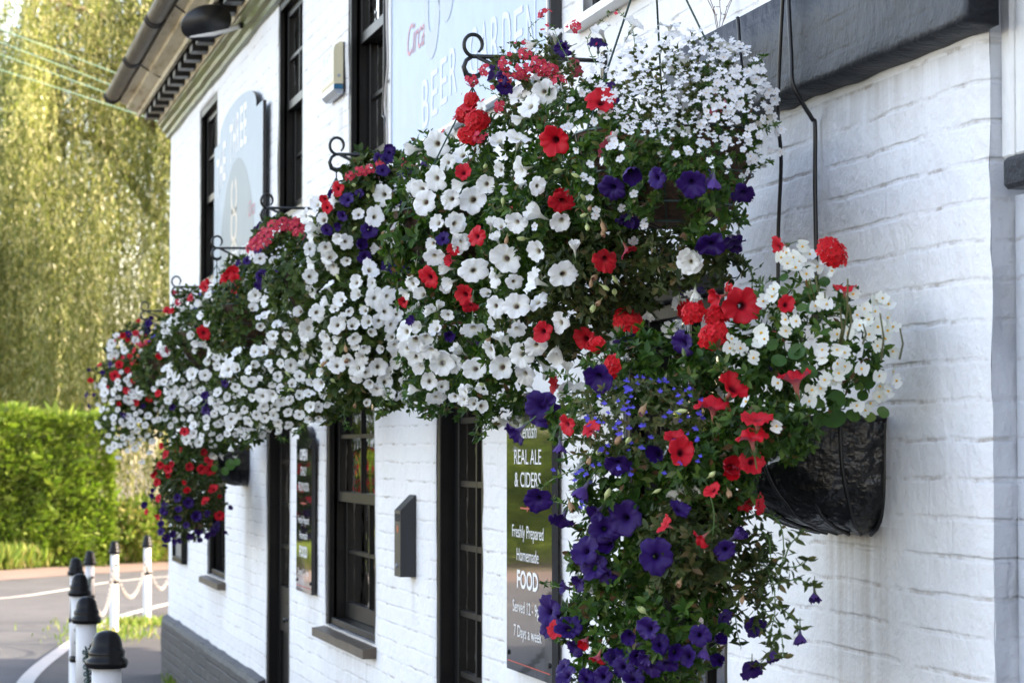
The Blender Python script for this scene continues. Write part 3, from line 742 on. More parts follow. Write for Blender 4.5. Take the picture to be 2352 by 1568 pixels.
# near recess window: white boarded frame on a black sill
rw = empty('window', (.03, 4.3, 2.3)); rw.parent = pub; rw.matrix_basis = Matrix.Translation(Vector((.03, -.13, 2.3)))
b = MB(); b.box(.034, .10, 4.385, 4.432, 2.325, 3.39, bev=.006); b.box(.040, .10, 4.33, 4.384, 2.325, 3.39, bev=.008); b.box(.05, .10, 3.22, 3.28, 2.325, 3.39); b.box(.05, .10, 3.28, 4.33, 3.30, 3.39); b.build('frame', simple('flaking_white_wood', (.74, .74, .72), .5, var=.1, bump=.006, bscale=26), rw)
b = MB(); b.add([(.07, 3.28, 2.33), (.07, 4.33, 2.33), (.07, 4.33, 3.30), (.07, 3.28, 3.30)], [(0, 3, 2, 1)]); b.build('pane', M['glass'], rw)
b = MB(); b.box(.008, .12, 3.19, 4.37, 2.262, 2.322, bev=.008); b.build('sill', M['band'], rw)
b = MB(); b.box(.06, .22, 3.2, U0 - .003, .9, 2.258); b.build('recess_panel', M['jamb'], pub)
b = MB(); b.box(.11, .26, 3.2, U0 - .004, 2.325, 3.4); b.build('recess_back', M['dark'], pub)

# ================================================================== signs
TXM = Matrix(((0, 0, -1, 0), (-1, 0, 0, 0), (0, 1, 0, 0), (0, 0, 0, 1)))
def text(s, u_left, z, h, width, x, parent, mat, shear=0.0, weight=0.0, name='lettering'):
    cu = bpy.data.curves.new(name, 'FONT'); cu.body = s; cu.size = 1; cu.shear = shear; cu.offset = weight; cu.extrude = .0; cu.resolution_u = 3
    tmp = bpy.data.objects.new('tmp', cu); COL.objects.link(tmp); dg = bpy.context.evaluated_depsgraph_get(); dg.update()
    me = bpy.data.meshes.new_from_object(tmp.evaluated_get(dg)); bpy.data.objects.remove(tmp); bpy.data.curves.remove(cu)
    co = np.empty(len(me.vertices) * 3, np.float32); me.vertices.foreach_get('co', co); co = co.reshape(-1, 3)
    x0, x1 = co[:, 0].min(), co[:, 0].max()
    co[:, 0] = (co[:, 0] - x0) * (width / (x1 - x0)); co[:, 1] *= h / .72
    me.vertices.foreach_set('co', co.ravel()); me.materials.clear(); me.materials.append(mat); me.update()
    return link(name, me, parent, Matrix.Translation((x, u_left, z)) @ TXM)
def plate(u0, u1, z0, zs, za, uc0, uc1, th, x, name, mats, parent, border=None):
    """board seen from the street: straight sides to zs, arch between uc0..uc1 up to za"""
    out = [(u0, z0), (u1, z0), (u1, zs)]
    n = 24; cu = (uc0 + uc1) / 2; hw = abs(uc1 - uc0) / 2
    out += [(cu + hw * math.cos(math.pi * i / n), zs + (za - zs) * math.sin(math.pi * i / n) ** .8) for i in range(n + 1)]
    out += [(u0, zs)]
    k = len(out); vs = [(x - th, u, z) for u, z in out] + [(x, u, z) for u, z in out]
    m = MB(); m.add(vs, [tuple(range(k))[::-1]], 0); m.add([], [])
    m.f += [(i, (i + 1) % k, k + (i + 1) % k, k + i) for i in range(k)]; m.m += [1] * k
    return m.build(name, mats, parent)
# the two arched menu boards
L = M['letter']
def menu(u0, u1, zs, za, label, rows, rule, red=True):
    o = empty('menu_sign', (-.02, (u0 + u1) / 2, 1.05), label, 'sign', None)
    plate(u0, u1, 1.055, zs, za, u0 + .08, u1 - .08, .020, -.014, 'board', [M['signblack'], M['blackm']], o)
    xs = -.0352; uc = (u0 + u1) / 2 + .01
    for (tx, z, h, w, kw) in rows: text(tx, uc + w / 2, z - h / 2, h, w, xs, o, L, **kw)
    b = MB(); b.box(xs, xs + .0008, uc - .10, uc + .10, rule - .0025, rule + .0025); b.box(xs - .0003, xs + .0006, uc - .006, uc + .006, rule - .010, rule + .010)
    b.box(xs, xs + .0008, u0 + .02, u1 - .02, 1.082, 1.0855); b.build('red_rule', M['redline'], o)
    b = MB()
    for uu in (u0 + .03, u1 - .03):
        for zz in (1.11, zs - .04): b.tube([(xs - .004, uu, zz), (xs + .001, uu, zz)], .008, 8)
    b.build('screw', M['bin'], o)
menu(7.65, 8.27, 1.89, 1.965, 'large arch-topped gloss board reading real ale and ciders, beside the glazed door', [
    ('Kentish', 1.842, .050, .25, dict(shear=.35)), ('REAL ALE', 1.758, .050, .37, {}), ('& CIDERS', 1.684, .050, .36, {}),
    ('Freshly Prepared', 1.515, .042, .43, {}), ('Homemade', 1.440, .042, .30, {}), ('FOOD', 1.360, .058, .29, dict(weight=.028)),
    ('Served 12 - 9pm', 1.270, .040, .41, {}), ('7 Days a week', 1.190, .040, .38, {})], 1.59)
menu(12.59, 13.11, 1.835, 1.90, 'narrow arch-topped gloss board reading open daily from noon, between door and sash window', [
    ('OPEN', 1.755, .056, .25, dict(weight=.028)), ('DAILY', 1.672, .046, .19, {}), ('FROM NOON', 1.592, .046, .35, {}),
    ('Freshly Prepared', 1.424, .040, .37, {}), ('Homemade', 1.346, .040, .27, {}), ('FOOD', 1.262, .056, .27, dict(weight=.028)),
    ('Served 12 - 9pm', 1.158, .036, .36, {})], 1.506)

# large pale sky-blue sign over the middle of the front
o = empty('pub_sign', (-.02, 9.0, 2.98), 'big pale blue wall board reading Circa and BEER GARDEN above the flower baskets', 'sign')
ua, ub = 7.66, 10.38
b = MB(); b.box(-.040, -.004, ua, ub, 2.975, 4.24, bev=.003); b.build('board', M['signpale'], o)
b = MB(); b.box(-.046, -.0405, ub - .012, ub, 2.972, 4.242); b.box(-.046, -.0405, ua, ua + .012, 2.972, 4.242); b.box(-.048, -.0405, ua + .0125, ub - .0125, 2.972, 2.986); b.build('edge_trim', M['white'], o)
b = MB(); b.box(-.038, -.006, ua - .016, ua - .001, 2.97, 4.24); b.build('painted_edge_shadow', M['blackm'], o)  # black strip drawn in for the shadow along the board's near edge
xs = -.0415; word = 'BEER GARDEN'; n = len(word); us_, ue_ = 9.72, 7.80
for i, ch in enumerate(word):
    if ch == ' ': continue
    t_ = (i + .5) / n; u = us_ + (ue_ - us_) * t_; arc = .085 * (1 - (2 * t_ - 1) ** 2)
    text(ch, u + .068, 3.015 + arc, .185 if i not in (0, 10) else .20, .125, xs, o, M['letterp'], weight=.0)
text('Circa', 10.02, 3.36, .13, .36, xs, o, M['letterred'], .35)
b = MB()
for k, (uc, zt, w) in enumerate(((9.52, 3.36, .15), (9.24, 3.48, .17), (8.95, 3.60, .13))):   # faded horseshoe-like rings hanging from the top
    for i in range(1, 24):
        a0, a1 = math.pi * (i - 1) / 24 + math.pi, math.pi * i / 24 + math.pi
    N_ = 28; vs = []
    for i in range(N_ + 1):
        a = math.pi + math.pi * i / N_
        for r in (w, w * .42): vs.append((xs, uc + r * math.cos(a), zt + .1 + r * math.sin(a) * 1.2))
    for (sx, zz) in ((0, 0),):
        b.add(vs, [(2 * i, 2 * i + 1, 2 * i + 3, 2 * i + 2) for i in range(N_)])
    for sg in (-1, 1):
        b.add([(xs, uc + sg * w, zt + .1), (xs, uc + sg * w * .42, zt + .1), (xs, uc + sg * w * .42, 4.15), (xs, uc + sg * w, 4.15)], [(0, 1, 2, 3)])
b.build('emblem', M['emblem'], o)

# shaped pale sign further along
o = empty('pub_sign', (-.02, 15.6, 2.6), 'shaped wall board with arched top reading THE THREE, at the far end', 'sign')
def shaped(u0, u1, z0, zs, arch, th, x, mats, nm):
    c = (u0 + u1) / 2; hw = (u1 - u0) / 2 - .30; top = []
    for i in range(33):
        a = math.pi * i / 32; top.append((c + hw * math.cos(a), zs + arch * math.sin(a) ** .75))
    out = [(u0, z0), (u1, z0), (u1, zs + .02)] + top + [(u0, zs + .02)]
    out = [(u0, z0), (u1, z0), (u1, zs)] + top[::1] + [(u0, zs)]
    k = len(out); m = MB(); m.add([(x - th, u, z) for u, z in out] + [(x, u, z) for u, z in out], [tuple(range(k))[::-1]]); m.f += [(i, (i + 1) % k, k + (i + 1) % k, k + i) for i in range(k)]; m.m += [1] * k
    return m.build(nm, mats, o)
shaped(14.41, 16.86, 2.45, 3.78, .17, .02, -.025, [M['signfar'], M['blackm']], 'board')
xs = -.0465
for word, u0_, u1_, z_ in (('THE THREE', 16.72, 15.12, 3.40),):
    n = len(word)
    for i, ch in enumerate(word):
        if ch == ' ': continue
        t_ = (i + .5) / n; u = u0_ + (u1_ - u0_) * t_; text(ch, u + .07, 3.42 + .21 * math.sin(t_ * math.pi * .56), .25, .135, xs, o, M['letter'], weight=.02)
c_ = 15.64; vs = []
for i in range(37):
    a = math.pi * i / 36; vs.append((xs + .0008, c_ + .98 * math.cos(a), 2.66 + .92 * math.sin(a)))
vs.append((xs + .0008, c_, 2.66)); b = MB(); b.add(vs, [(i, 37, i + 1) for i in range(36)]); b.build('arch_panel', M['signgrey'], o)
b = MB()
for uc, zc in ((15.76, 3.36), (15.76, 3.18), (15.76, 2.98)):
    vs = []
    for i in range(21):
        a = math.pi * 1.7 * i / 20 + math.pi * .65
        for r in (.16, .10): vs.append((xs, uc + r * math.cos(a), zc + r * .8 * math.sin(a)))
    b.add(vs, [(2 * i, 2 * i + 1, 2 * i + 3, 2 * i + 2) for i in range(20)])
b.build('emblem', M['emblem2'], o)
text('01795 840', 16.1, 2.90, .12, 1.1, xs - .0005, o, M['letter'])
text('Circa', 15.05, 3.16, .10, .30, xs - .0005, o, M['letterred'], .35)

# ================================================================== fittings on the wall
o = empty('alarm_box', (-.06, 11.98, 3.42), 'cream burglar alarm box with blue base between the upper sash windows', 'alarm')
u0, u1 = 11.81, 12.12
u0, u1 = 11.80, 12.17
prof = [(-.010, 3.507), (-.052, 3.507), (-.056, 3.52), (-.056, 3.66), (-.050, 3.69), (-.030, 3.705), (-.010, 3.708)]
def slab(prof, u0, u1, name, mat, parent, bev=.0):
    m = MB(); k = len(prof); m.add([(x, u0, z) for x, z in prof] + [(x, u1, z) for x, z in prof], [tuple(range(k)), tuple(k + i for i in range(k))[::-1]] + [(i, k + i, k + (i + 1) % k, (i + 1) % k) for i in range(k)])
    return m.build(name, mat, parent)
slab(prof, u0, u1, 'cover', M['cream'], o)
slab([(-.010, 3.46), (-.034, 3.458), (-.055, 3.48), (-.055, 3.505), (-.010, 3.505)], u0 + .002, u1 - .002, 'lens', M['lens'], o)
b = MB(); b.box(-.0535, -.012, u0 - .001, u0 + .004, 3.482, 3.504); b.build('lens_band', M['blue'], o)
b = MB(); b.tube([(-.03, u0 - .006, 3.545), (-.03, u0 + .002, 3.545)], [.006, .008], 10); b.build('screw', M['lens'], o)
b = MB(); b.box(-.0095, 0, u0 - .003, u1 + .003, 3.47, 3.705); b.build('backplate', M['blackm'], o)
text('INT', 12.12, 3.625, .040, .24, -.0568, o, M['blue']); text('697515', 12.13, 3.54, .026, .28, -.0568, o, M['blue'])
b = MB(); b.tube([(-.002, 11.88, 3.45), (-.0035, 11.87, 3.36), (-.002, 11.875, 3.28)], [.012, .007, .002], 6)

o = empty('ashtray_box', (-.03, 10.1, 1.27), 'slim charcoal wall-mounted cigarette bin with sloping top beside the glazed door', 'cigarette bin')
slab([(-.004, 1.27), (-.066, 1.27), (-.066, 1.535), (-.004, 1.598)], 10.02, 10.15, 'body', M['bin'], o)
b = MB(); b.box(-.0675, -.0655, 10.035, 10.08, 1.492, 1.522); b.box(-.0675, -.0655, 10.09, 10.135, 1.492, 1.522); b.build('slot', M['dark'], o)
b = MB(); b.box(-.0672, -.0658, 10.070, 10.092, 1.448, 1.474); b.build('warning_label', M['orange'], o)
b = MB(); b.tube([(-.073, 10.085, 1.315), (-.065, 10.085, 1.315)], .009, 10); b.build('lock', M['lens'], o)

o = empty('notice_board', (-.02, 19.2, .92), 'small black framed notice board on the wall near the far corner', 'notice board')
b = MB(); b.box(-.045, -.001, 18.90, 19.62, .93, .97, bev=.003); b.box(-.045, -.001, 18.90, 19.62, 1.56, 1.60, bev=.003); b.box(-.0445, -.001, 18.90, 18.94, .971, 1.559); b.box(-.0445, -.001, 19.58, 19.62, .971, 1.559); b.build('frame', M['black'], o)
b = MB(); b.box(-.02, -.002, 18.941, 19.579, .971, 1.559); b.build('panel', simple('grey_notice_panel', (.22, .22, .21), .5), o)

# dark hooded floodlight under the eaves
fc = at_y(483, 52, 14.6); fc = Vector((-.27, 14.6, 4.36))
p0 = ray(483, 52); tt = 0
for i in range(400):
    y_ = 11 + i * .02; q = at_y(483, 52, y_)
    if abs(q.z - 4.37) < .02: fc = q; break
o = empty('floodlight', fc, 'dark round-hooded floodlight fixed under the cornice of the pub', 'floodlight')
b = MB(); nrm = Vector((-.35, -.55, -.75)).normalized(); ax = Matrix(((*nrm.orthogonal().normalized(), 0), (*nrm.cross(nrm.orthogonal().normalized()), 0), (*nrm, 0), (0, 0, 0, 1))).transposed()
sx = Vector((-.93, .2, -.28)).normalized(); sy = Vector((0, -.45, .9)); sy = (sy - sx * sy.dot(sx)).normalized(); sn = sx.cross(sy)
vs = []; N_ = 28
for k_, (rr, h) in enumerate(((1.0, -.012), (1.0, .012), (.8, .045), (.35, .07))):
    for i in range(N_):
        a = 2 * math.pi * i / N_; R0 = .125 * (1 + .16 * math.cos(a - .3)) * rr; sq = 1.25 * math.cos(a)
        vs.append(Vector(fc) + sx * (R0 * sq) + sy * (R0 * math.sin(a) * .85) + sn * h)
b.add(vs, [(k_ * N_ + i, k_ * N_ + (i + 1) % N_, (k_ + 1) * N_ + (i + 1) % N_, (k_ + 1) * N_ + i) for k_ in range(3) for i in range(N_)] + [tuple(range(N_))[::-1], tuple(3 * N_ + i for i in range(N_))])
b.build('hood', M['blackm'], o, True)
b = MB(); e0 = Vector(fc) + sx * .165 - sy * .045; e1 = Vector(fc) - sx * .16 - sy * .075
b.tube([e0, (e0 + e1) / 2 - sy * .012, e1], [.012, .020, .014], 8); b.build('lamp_glass', M['white'], o, True)
b = MB(); b.tube([e1, Vector((-.05, fc.y - .0, fc.z - .0)), Vector((-.02, fc.y - .02, fc.z + .02))], .02, 6); b.tube([e1 + Vector((0, 0, .05)), Vector((-.03, fc.y, fc.z + .08))], .014, 6); b.build('arm', M['iron'], o)

# cables
def cable(pts, r, mat, label, cat='cable', name='cable', group=None, n=6):
    P = [Vector(p) for p in pts]; Q = []
    for i in range(len(P) - 1):
        a, b_, c, d = P[max(i - 1, 0)], P[i], P[i + 1], P[min(i + 2, len(P) - 1)]
        for k in range(6):
            t = k / 6; Q.append(.5 * ((2 * b_) + (c - a) * t + (2 * a - 5 * b_ + 4 * c - d) * t * t + (3 * b_ - a - 3 * c + d) * t ** 3))
    Q.append(P[-1]); m = MB(); m.tube(Q, r, n); o = m.build(name, mat, None, True); return tag(o, label, cat, group)
D1 = 1.872
cable([at(1801, -60, D1), at(1797, 10, D1), at(1789, 173, D1), at(1787, 250, D1), at(1788, 290, D1 + .03), at(1794, 372, D1 + .055), at(1788, 520, D1 + .06), at(1787, 660, D1 + .06), at(1787, 760, D1 + .06)], .0045, M['cable'], 'straight black cable hanging down over the slate band, left of the kinked one')
cable([at(1808, -60, D1), at(1811, 10, D1), at(1817, 130, D1), at(1820, 190, D1), at(1840, 232, D1 + .02), at(1866, 274, D1 + .06), at(1872, 292, D1 + .065), at(1872, 430, D1 + .065), at(1875, 610, D1 + .065), at(1876, 760, D1 + .065)], .0052, M['cable'], 'thick black cable kinked sideways just below the slate band')
cable([at(1694, 40, D1), at(1696, 60, D1), at(1699, 110, D1), at(1704, 175, D1), at(1712, 330, D1 + .05)], .0045, M['cable'], 'short black cable over the left end of the slate band')
cable([at(888, -30, 1.93), at(889, 60, 1.93), at(891, 150, 1.93), at(884, 230, 1.93), at(889, 300, 1.93), at(887, 390, 1.93)], .0055, M['cablew'], 'pale painted cable beside the upper sash window and the big blue sign')
cable([at(883, -30, 1.925), at(883, 120, 1.925), at(882, 200, 1.925), at(880, 262, 1.925), at(885, 280, 1.925), at(884, 390, 1.925)], .006, M['cable'], 'black cable down the near edge of the upper sash window')
cable([at(889, 190, 1.945), at(893, 186, 1.93), at(896, 184, 1.925), at(898, 176, 1.922), at(897, 168, 1.922)], .005, M['iron'], 'small black iron hook beside the big blue sign', 'hook', 'hook')
yw = 26.5
for i, (y0, y1, r_, m_, lb) in enumerate(((97 - 30, 173, .0042, 'wirepale', 'topmost pale overhead line in front of the willow'), (97, 225 - 20, .0042, 'wirepale', 'second pale overhead line from the top in front of the willow'),
                               (125, 214 + 12, .0042, 'wirepale', 'third overhead line from the top, thin, in front of the willow'), (160, 250, .0042, 'wirepale', 'lowest overhead line in front of the willow, just missing the gutter end'))):
    sl = (y1 - y0) / 280.0; pts = []
    for px in range(-900, 1300, 100): pts.append(at_y(px, y0 + sl * px + .00003 * (px - 100) ** 2, yw))
    cable(pts, r_, M[m_], lb, 'overhead line', 'overhead_line', 'overhead lines crossing in front of the willow', 4)
for i, (y0, y1) in enumerate(((70, 178 - 30), (100, 190))):
    sl = (y1 - y0) / 280.0; cable([at_y(px, y0 + sl * px, yw + .3) for px in range(-900, 1300, 100)], .005, M['cable'], ('upper' if i == 0 else 'lower') + ' of the two thin black overhead lines in front of the willow', 'overhead line', 'overhead_line', 'overhead lines crossing in front of the willow', 4)

# dried weed rooted on the band
wd = MB(); base = at(1652, 92, 1.90); rr = random.Random(3)
for k in range(5):
    p = Vector(base); dirv = Vector((rr.uniform(-.2, .2), rr.uniform(-.3, .6), 1)); pts = [p]
    for i in range(7):
        p = p + dirv.normalized() * .022; dirv += Vector((rr.uniform(-.2, .2), rr.uniform(-.2, .2), -.05)); pts.append(p)
        if i > 1: wd.tube([p, p + Vector((rr.uniform(-.01, .01), rr.uniform(-.012, .012), rr.uniform(0, .012)))], .0012, 3)
    wd.tube(pts, .0012, 3)
tag(wd.build('dried_weed', simple('dry_stem', (.16, .11, .08), .9)), 'wispy dried weed growing above the slate band', 'weed')

# ================================================================== brackets
ZH = 2.92
def bracket_mesh():
    m = MB(); A = .40
    m.box(-.012, 0, -.02, .02, -.24, .03, bev=.003)
    m.tube([(0, 0, 0), (-A * .5, 0, .002), (-A, 0, .0)], .0065, 8)
    m.tube([(-.01, 0, -.21), (-A * .45, 0, -.10), (-A * .97, 0, .0)], .0062, 8)
    sc = []
    for i in range(22):
        a = R(-100) - i * R(15); r = .031 * (1 - i * .012); sc.append((-A + .004 - 0 + r * math.cos(a) * 1.0, 0, .034 + r * 1.1 * math.sin(a)))
    m.tube(sc, [.0058] * 18 + [.0052, .0045, .004, .003], 7)
    hk = [(-A, 0, .0), (-A - .018, 0, -.012), (-A - .026, 0, -.032), (-A - .018, 0, -.054), (-A, 0, -.062), (-A + .018, 0, -.056), (-A + .024, 0, -.044)]
    m.tube(hk, [.006, .0065, .0075, .009, .010, .008, .004], 7)
    m.tube([(-A, 0, -.062), (-A + .001, 0, -.09)], .003, 5)
    return m.mesh('wall_bracket', M['iron'], True)
BRM = bracket_mesh()
HOOKX = [(1482, 3.14, 'A'), (1085, ZH - .005, 'B'), (772, ZH - .01, 'C'), (612, ZH - .03, 'D'), (498, ZH - .06, 'E'), (405, ZH - .13, 'F'), (333, ZH - .16, 'G')]
HU = {}
BLAB = {'A': 'black iron scroll bracket carrying the nearest basket beside the slate band', 'B': 'black iron scroll bracket in front of the big blue sign', 'C': 'black iron scroll bracket below the alarm box', 'D': 'black iron scroll bracket at the near edge of the shaped far sign',
        'E': 'black iron scroll bracket at the far edge of the shaped sign', 'F': 'small black scroll bracket left of the farthest upper window', 'G': 'black scroll bracket at the far corner, hidden in flowers'}
for (hx, hz, k) in HOOKX:
    u = at(hx, 500, 1.55).y; HU[k] = (u, hz)
    o = link('wall_bracket', BRM, None, Matrix.Translation((0, u, hz))); tag(o, BLAB[k], 'bracket', 'iron basket brackets along the front')

# ================================================================== hanging baskets
GB = 'flower baskets hanging along the pub front'
def hanging(k, label):
    u, hz = HU[k]; xc = -.40; zr = {'A': 2.47}.get(k, hz - .45); xo = {'A': .05}.get(k, 0); xc += xo; zring = {'A': 2.92}.get(k, hz - .09)
    o = empty('hanging_basket', (xc, u, zr - .2), label, 'hanging basket', GB)
    b = MB(); prof = [(.02, -.205), (.09, -.192), (.145, -.155), (.185, -.09), (.20, -.02), (.203, .0), (.19, .004), (.0, -.01)]
    b.lathe(prof, (xc, u, zr), 28); b.build('liner', M['coir'], o, True)
    w = MB()
    for i in range(10):
        a = 2 * math.pi * i / 10
        w.tube([(xc + (r + .004) * math.cos(a), u + (r + .004) * math.sin(a), zr + z) for r, z in prof[:6]], .0022, 4)
    for r, z in ((.207, .0), (.190, -.09), (.150, -.158), (.095, -.196)):
        w.tube([(xc + r * math.cos(a * math.pi / 14), u + r * math.sin(a * math.pi / 14), zr + z) for a in range(29)], .0024, 4)
    w.build('wire_frame', M['wire'], o)
    for i in range(3):
        a = R(200 + 120 * i) if k != 'A' else R(195 + 120 * i)
        c = MB(); c.tube([(xc + .203 * math.cos(a), u + .203 * math.sin(a), zr), (xc - xo * .6, u, zring)], .0024, 5); c.build('chain', M['wire'], o)
    return o
BK = {'A': hanging('A', 'nearest and largest hanging basket, crowned with white lobelia below the slate band'),
      'B': hanging('B', 'second basket from the camera, thick with white petunias in front of the blue sign'),
      'C': hanging('C', 'third basket from the camera, topped with purple petunias below the alarm box'),
      'D': hanging('D', 'basket topped with deep pink flowers at the near edge of the shaped far sign'),
      'E': hanging('E', 'basket with a tall red cluster on top below the far edge of the shaped sign'),
      'F': hanging('F', 'second farthest hanging basket, white petunias under the small bracket at the corner window'),
      'G': hanging('G', 'farthest hanging basket, red, white and purple, seen against the willow')}
# wall-mounted planters
def wall_planter(uc, zr, label, rx=.27, ry=.215, dz=.235):
    o = empty('wall_basket', (-.01, uc, zr - dz), label, 'wall basket', 'half-round wall baskets lined with black plastic')
    m = MB(); n = 44; rows = 16; vs = []
    for j in range(rows + 1):
        t = j / rows; rr = math.sqrt(max(0, 1 - (t * .985) ** 2.9)) * (1 - .05 * t) if j else 1.0; ryf = math.sqrt(max(0, 1 - (t * .985) ** 6)) * (1 - .05 * t)
        for i in range(n + 1):
            a = math.pi * i / n; rib = abs(math.sin(a * 4.5)); puff = 1 + .06 * rib ** .5 + .02 * noise.noise(Vector((a * 6, t * 5, uc))) + .012 * noise.noise(Vector((a * 20, t * 9, uc)))
            vs.append((-.004 - rx * rr * math.sin(a) * puff, uc + ry * (.45 + .55 * ryf) * math.cos(a) * (1 + .02 * rib), zr - dz * t - .012 * (1 - rib) * (t > .8)))
    m.add(vs, [(j * (n + 1) + i, j * (n + 1) + i + 1, (j + 1) * (n + 1) + i + 1, (j + 1) * (n + 1) + i) for j in range(rows) for i in range(n)]); m.f.append(tuple(rows * (n + 1) + i for i in range(n + 1))); m.m.append(0)
    m.build('liner', M['liner'], o, True)
    s_ = MB(); s_.add([(-.004, uc - ry * .98, zr - .02), (-.004, uc + ry * .98, zr - .02)] + [(-.004 - rx * .97 * math.sin(math.pi * i / 16), uc + ry * .97 * math.cos(math.pi * i / 16), zr - .02) for i in range(17)], [(1, 0) + tuple(2 + i for i in range(16, -1, -1))]); s_.build('soil', M['soil'], o)
    w = MB()
    for i in range(10):
        a = math.pi * i / 9; pts = []
        for j in range(rows + 1):
            t = j / rows; rr = math.sqrt(max(0, 1 - (t * .985) ** 2.9)) * (1 - .05 * t); ryf = math.sqrt(max(0, 1 - (t * .985) ** 6)) * (1 - .05 * t)
            pts.append((-.004 - (rx * rr + .004) * math.sin(a), uc + (ry * (.45 + .55 * ryf) + .001) * math.cos(a), zr - dz * t - .008 * (t > .8)))
        w.tube(pts, .0048, 5)
    w.tube([(-.004 - (rx + .006) * math.sin(math.pi * i / 20), uc + (ry + .006) * math.cos(math.pi * i / 20), zr) for i in range(21)], .0065, 6)
    w.build('wire_frame', M['blackm'], o, True); return o
BK['N'] = wall_planter(5.15, 1.845, 'near half-round wall basket lined with shiny black plastic, begonias and petunias spilling over')
BK['X'] = wall_planter(15.55, 1.80, 'far half-round wall basket with red and purple petunias, next to the farthest ground floor window', .24, .26, .23)

# ------------------------------------------------------------------ what fills each basket
def Bl(*a, **k): return Blob(*a, **k)
lf = dict(mat='leaff', L=.036, wide=1.45)
BLOBS = {
 'A': [Bl(1560, 205, 1.60, 195, 115, .18, n=420, L=.015, k=7, mat='leaflob', tilt=(10, 50), shell=.3), Bl(1655, 300, 1.68, 100, 160, .15, n=300, L=.016, k=7), Bl(1235, 190, 1.50, 110, 105, .12, n=400, L=.016, k=6, mat='leaflob', tilt=(10, 60)),
       Bl(1190, 335, 1.50, 120, 95, .15, n=220), Bl(1390, 330, 1.56, 190, 150, .2, n=480, L=.022, k=7), Bl(1340, 500, 1.53, 170, 140, .2, n=520), Bl(1230, 560, 1.46, 140, 140, .16, n=420), Bl(1400, 620, 1.56, 160, 110, .17, n=420, mat='leafdull', wide=1.3),
       Bl(1290, 730, 1.50, 150, 90, .14, n=300, mat='leafdull', wide=1.4), Bl(1590, 590, 1.62, 120, 80, .1, n=120, mat='leafdull', wide=1.3), Bl(1640, 480, 1.62, 70, 90, .08, n=80), Bl(1400, 400, 1.50, 90, 120, .12, n=260, fwd=.20), Bl(1500, 350, 1.52, 110, 60, .1, n=170, L=.02, fwd=.22), Bl(1480, 450, 1.52, 40, 60, .05, n=40, fwd=.20, L=.02), Bl(1590, 390, 1.55, 80, 50, .06, n=70, fwd=.2, L=.018)],
 'B': [Bl(1010, 400, 1.52, 110, 90, .14, n=240), Bl(1090, 540, 1.52, 140, 150, .19, n=430), Bl(1010, 620, 1.50, 120, 120, .17, n=300), Bl(1060, 790, 1.50, 150, 120, .18, n=420), Bl(1130, 890, 1.52, 80, 90, .10, n=150), Bl(1190, 760, 1.50, 110, 100, .14, n=260), Bl(1010, 900, 1.5, 90, 60, .12, n=120)],
 'C': [Bl(870, 420, 1.55, 90, 70, .15, n=170, **lf), Bl(850, 520, 1.53, 120, 110, .18, n=340, **lf), Bl(800, 620, 1.53, 110, 100, .18, n=260, **lf), Bl(860, 730, 1.52, 130, 110, .2, n=300, **lf), Bl(850, 860, 1.52, 130, 80, .17, n=240, **lf), Bl(780, 560, 1.53, 60, 80, .12, n=110, **lf)],
 'D': [Bl(655, 545, 1.55, 75, 45, .13, n=120, **lf), Bl(660, 620, 1.53, 85, 85, .18, n=220, **lf), Bl(700, 740, 1.53, 90, 110, .2, n=230, **lf), Bl(650, 880, 1.52, 120, 100, .22, n=280, **lf), Bl(740, 900, 1.52, 80, 70, .15, n=120, **lf)],
 'E': [Bl(560, 650, 1.55, 60, 60, .14, n=120, **lf), Bl(530, 740, 1.53, 80, 90, .18, n=190, **lf), Bl(560, 860, 1.52, 90, 100, .22, n=220, **lf), Bl(540, 960, 1.52, 90, 70, .2, n=160, **lf)],
 'F': [Bl(460, 700, 1.55, 65, 45, .14, n=100, **lf), Bl(430, 780, 1.53, 70, 80, .18, n=170, **lf), Bl(450, 890, 1.52, 80, 90, .2, n=190, **lf), Bl(440, 985, 1.52, 80, 55, .18, n=130, **lf)],
 'G': [Bl(320, 800, 1.55, 75, 60, .18, n=150, **lf), Bl(300, 880, 1.52, 80, 75, .2, n=190, **lf), Bl(320, 960, 1.52, 85, 60, .18, n=160, **lf), Bl(270, 990, 1.52, 45, 45, .14, n=60, **lf)],
 'N': [Bl(1880, 800, 1.76, 140, 150, .15, n=260, L=.024, k=5), Bl(1800, 690, 1.72, 90, 100, .10, n=60, L=.02, k=4), Bl(1690, 860, 1.62, 130, 110, .14, n=260), Bl(1500, 850, 1.50, 150, 90, .13, n=240), Bl(1480, 960, 1.45, 190, 110, .14, n=420, L=.016, k=6, mat='leaflob'),
       Bl(1760, 990, 1.62, 120, 65, .12, n=190), Bl(1630, 1080, 1.55, 110, 90, .13, n=230), Bl(1450, 1110, 1.45, 130, 100, .13, n=280), Bl(1440, 1270, 1.45, 130, 110, .13, n=300), Bl(1580, 1250, 1.5, 110, 120, .12, n=200, mat='leafdull'),
       Bl(1400, 1430, 1.45, 120, 100, .12, n=230), Bl(1560, 1440, 1.5, 120, 110, .12, n=190, L=.028, wide=1.3), Bl(1700, 1300, 1.6, 70, 90, .08, n=60, mat='leafdull', wide=1.3), Bl(1450, 1560, 1.46, 160, 70, .12, n=180), Bl(1310, 960, 1.44, 60, 60, .06, n=40), Bl(1640, 1160, 1.58, 60, 60, .08, n=110)],
 'X': [Bl(430, 1120, 1.57, 80, 90, .16, n=230, **lf), Bl(470, 1010, 1.62, 70, 35, .15, n=110, **lf), Bl(420, 1070, 1.56, 65, 60, .15, n=190, **lf), Bl(440, 1150, 1.56, 75, 60, .15, n=230, mat='leafdull', L=.028), Bl(430, 1205, 1.56, 60, 35, .12, n=110, mat='leafdull', L=.026)]}
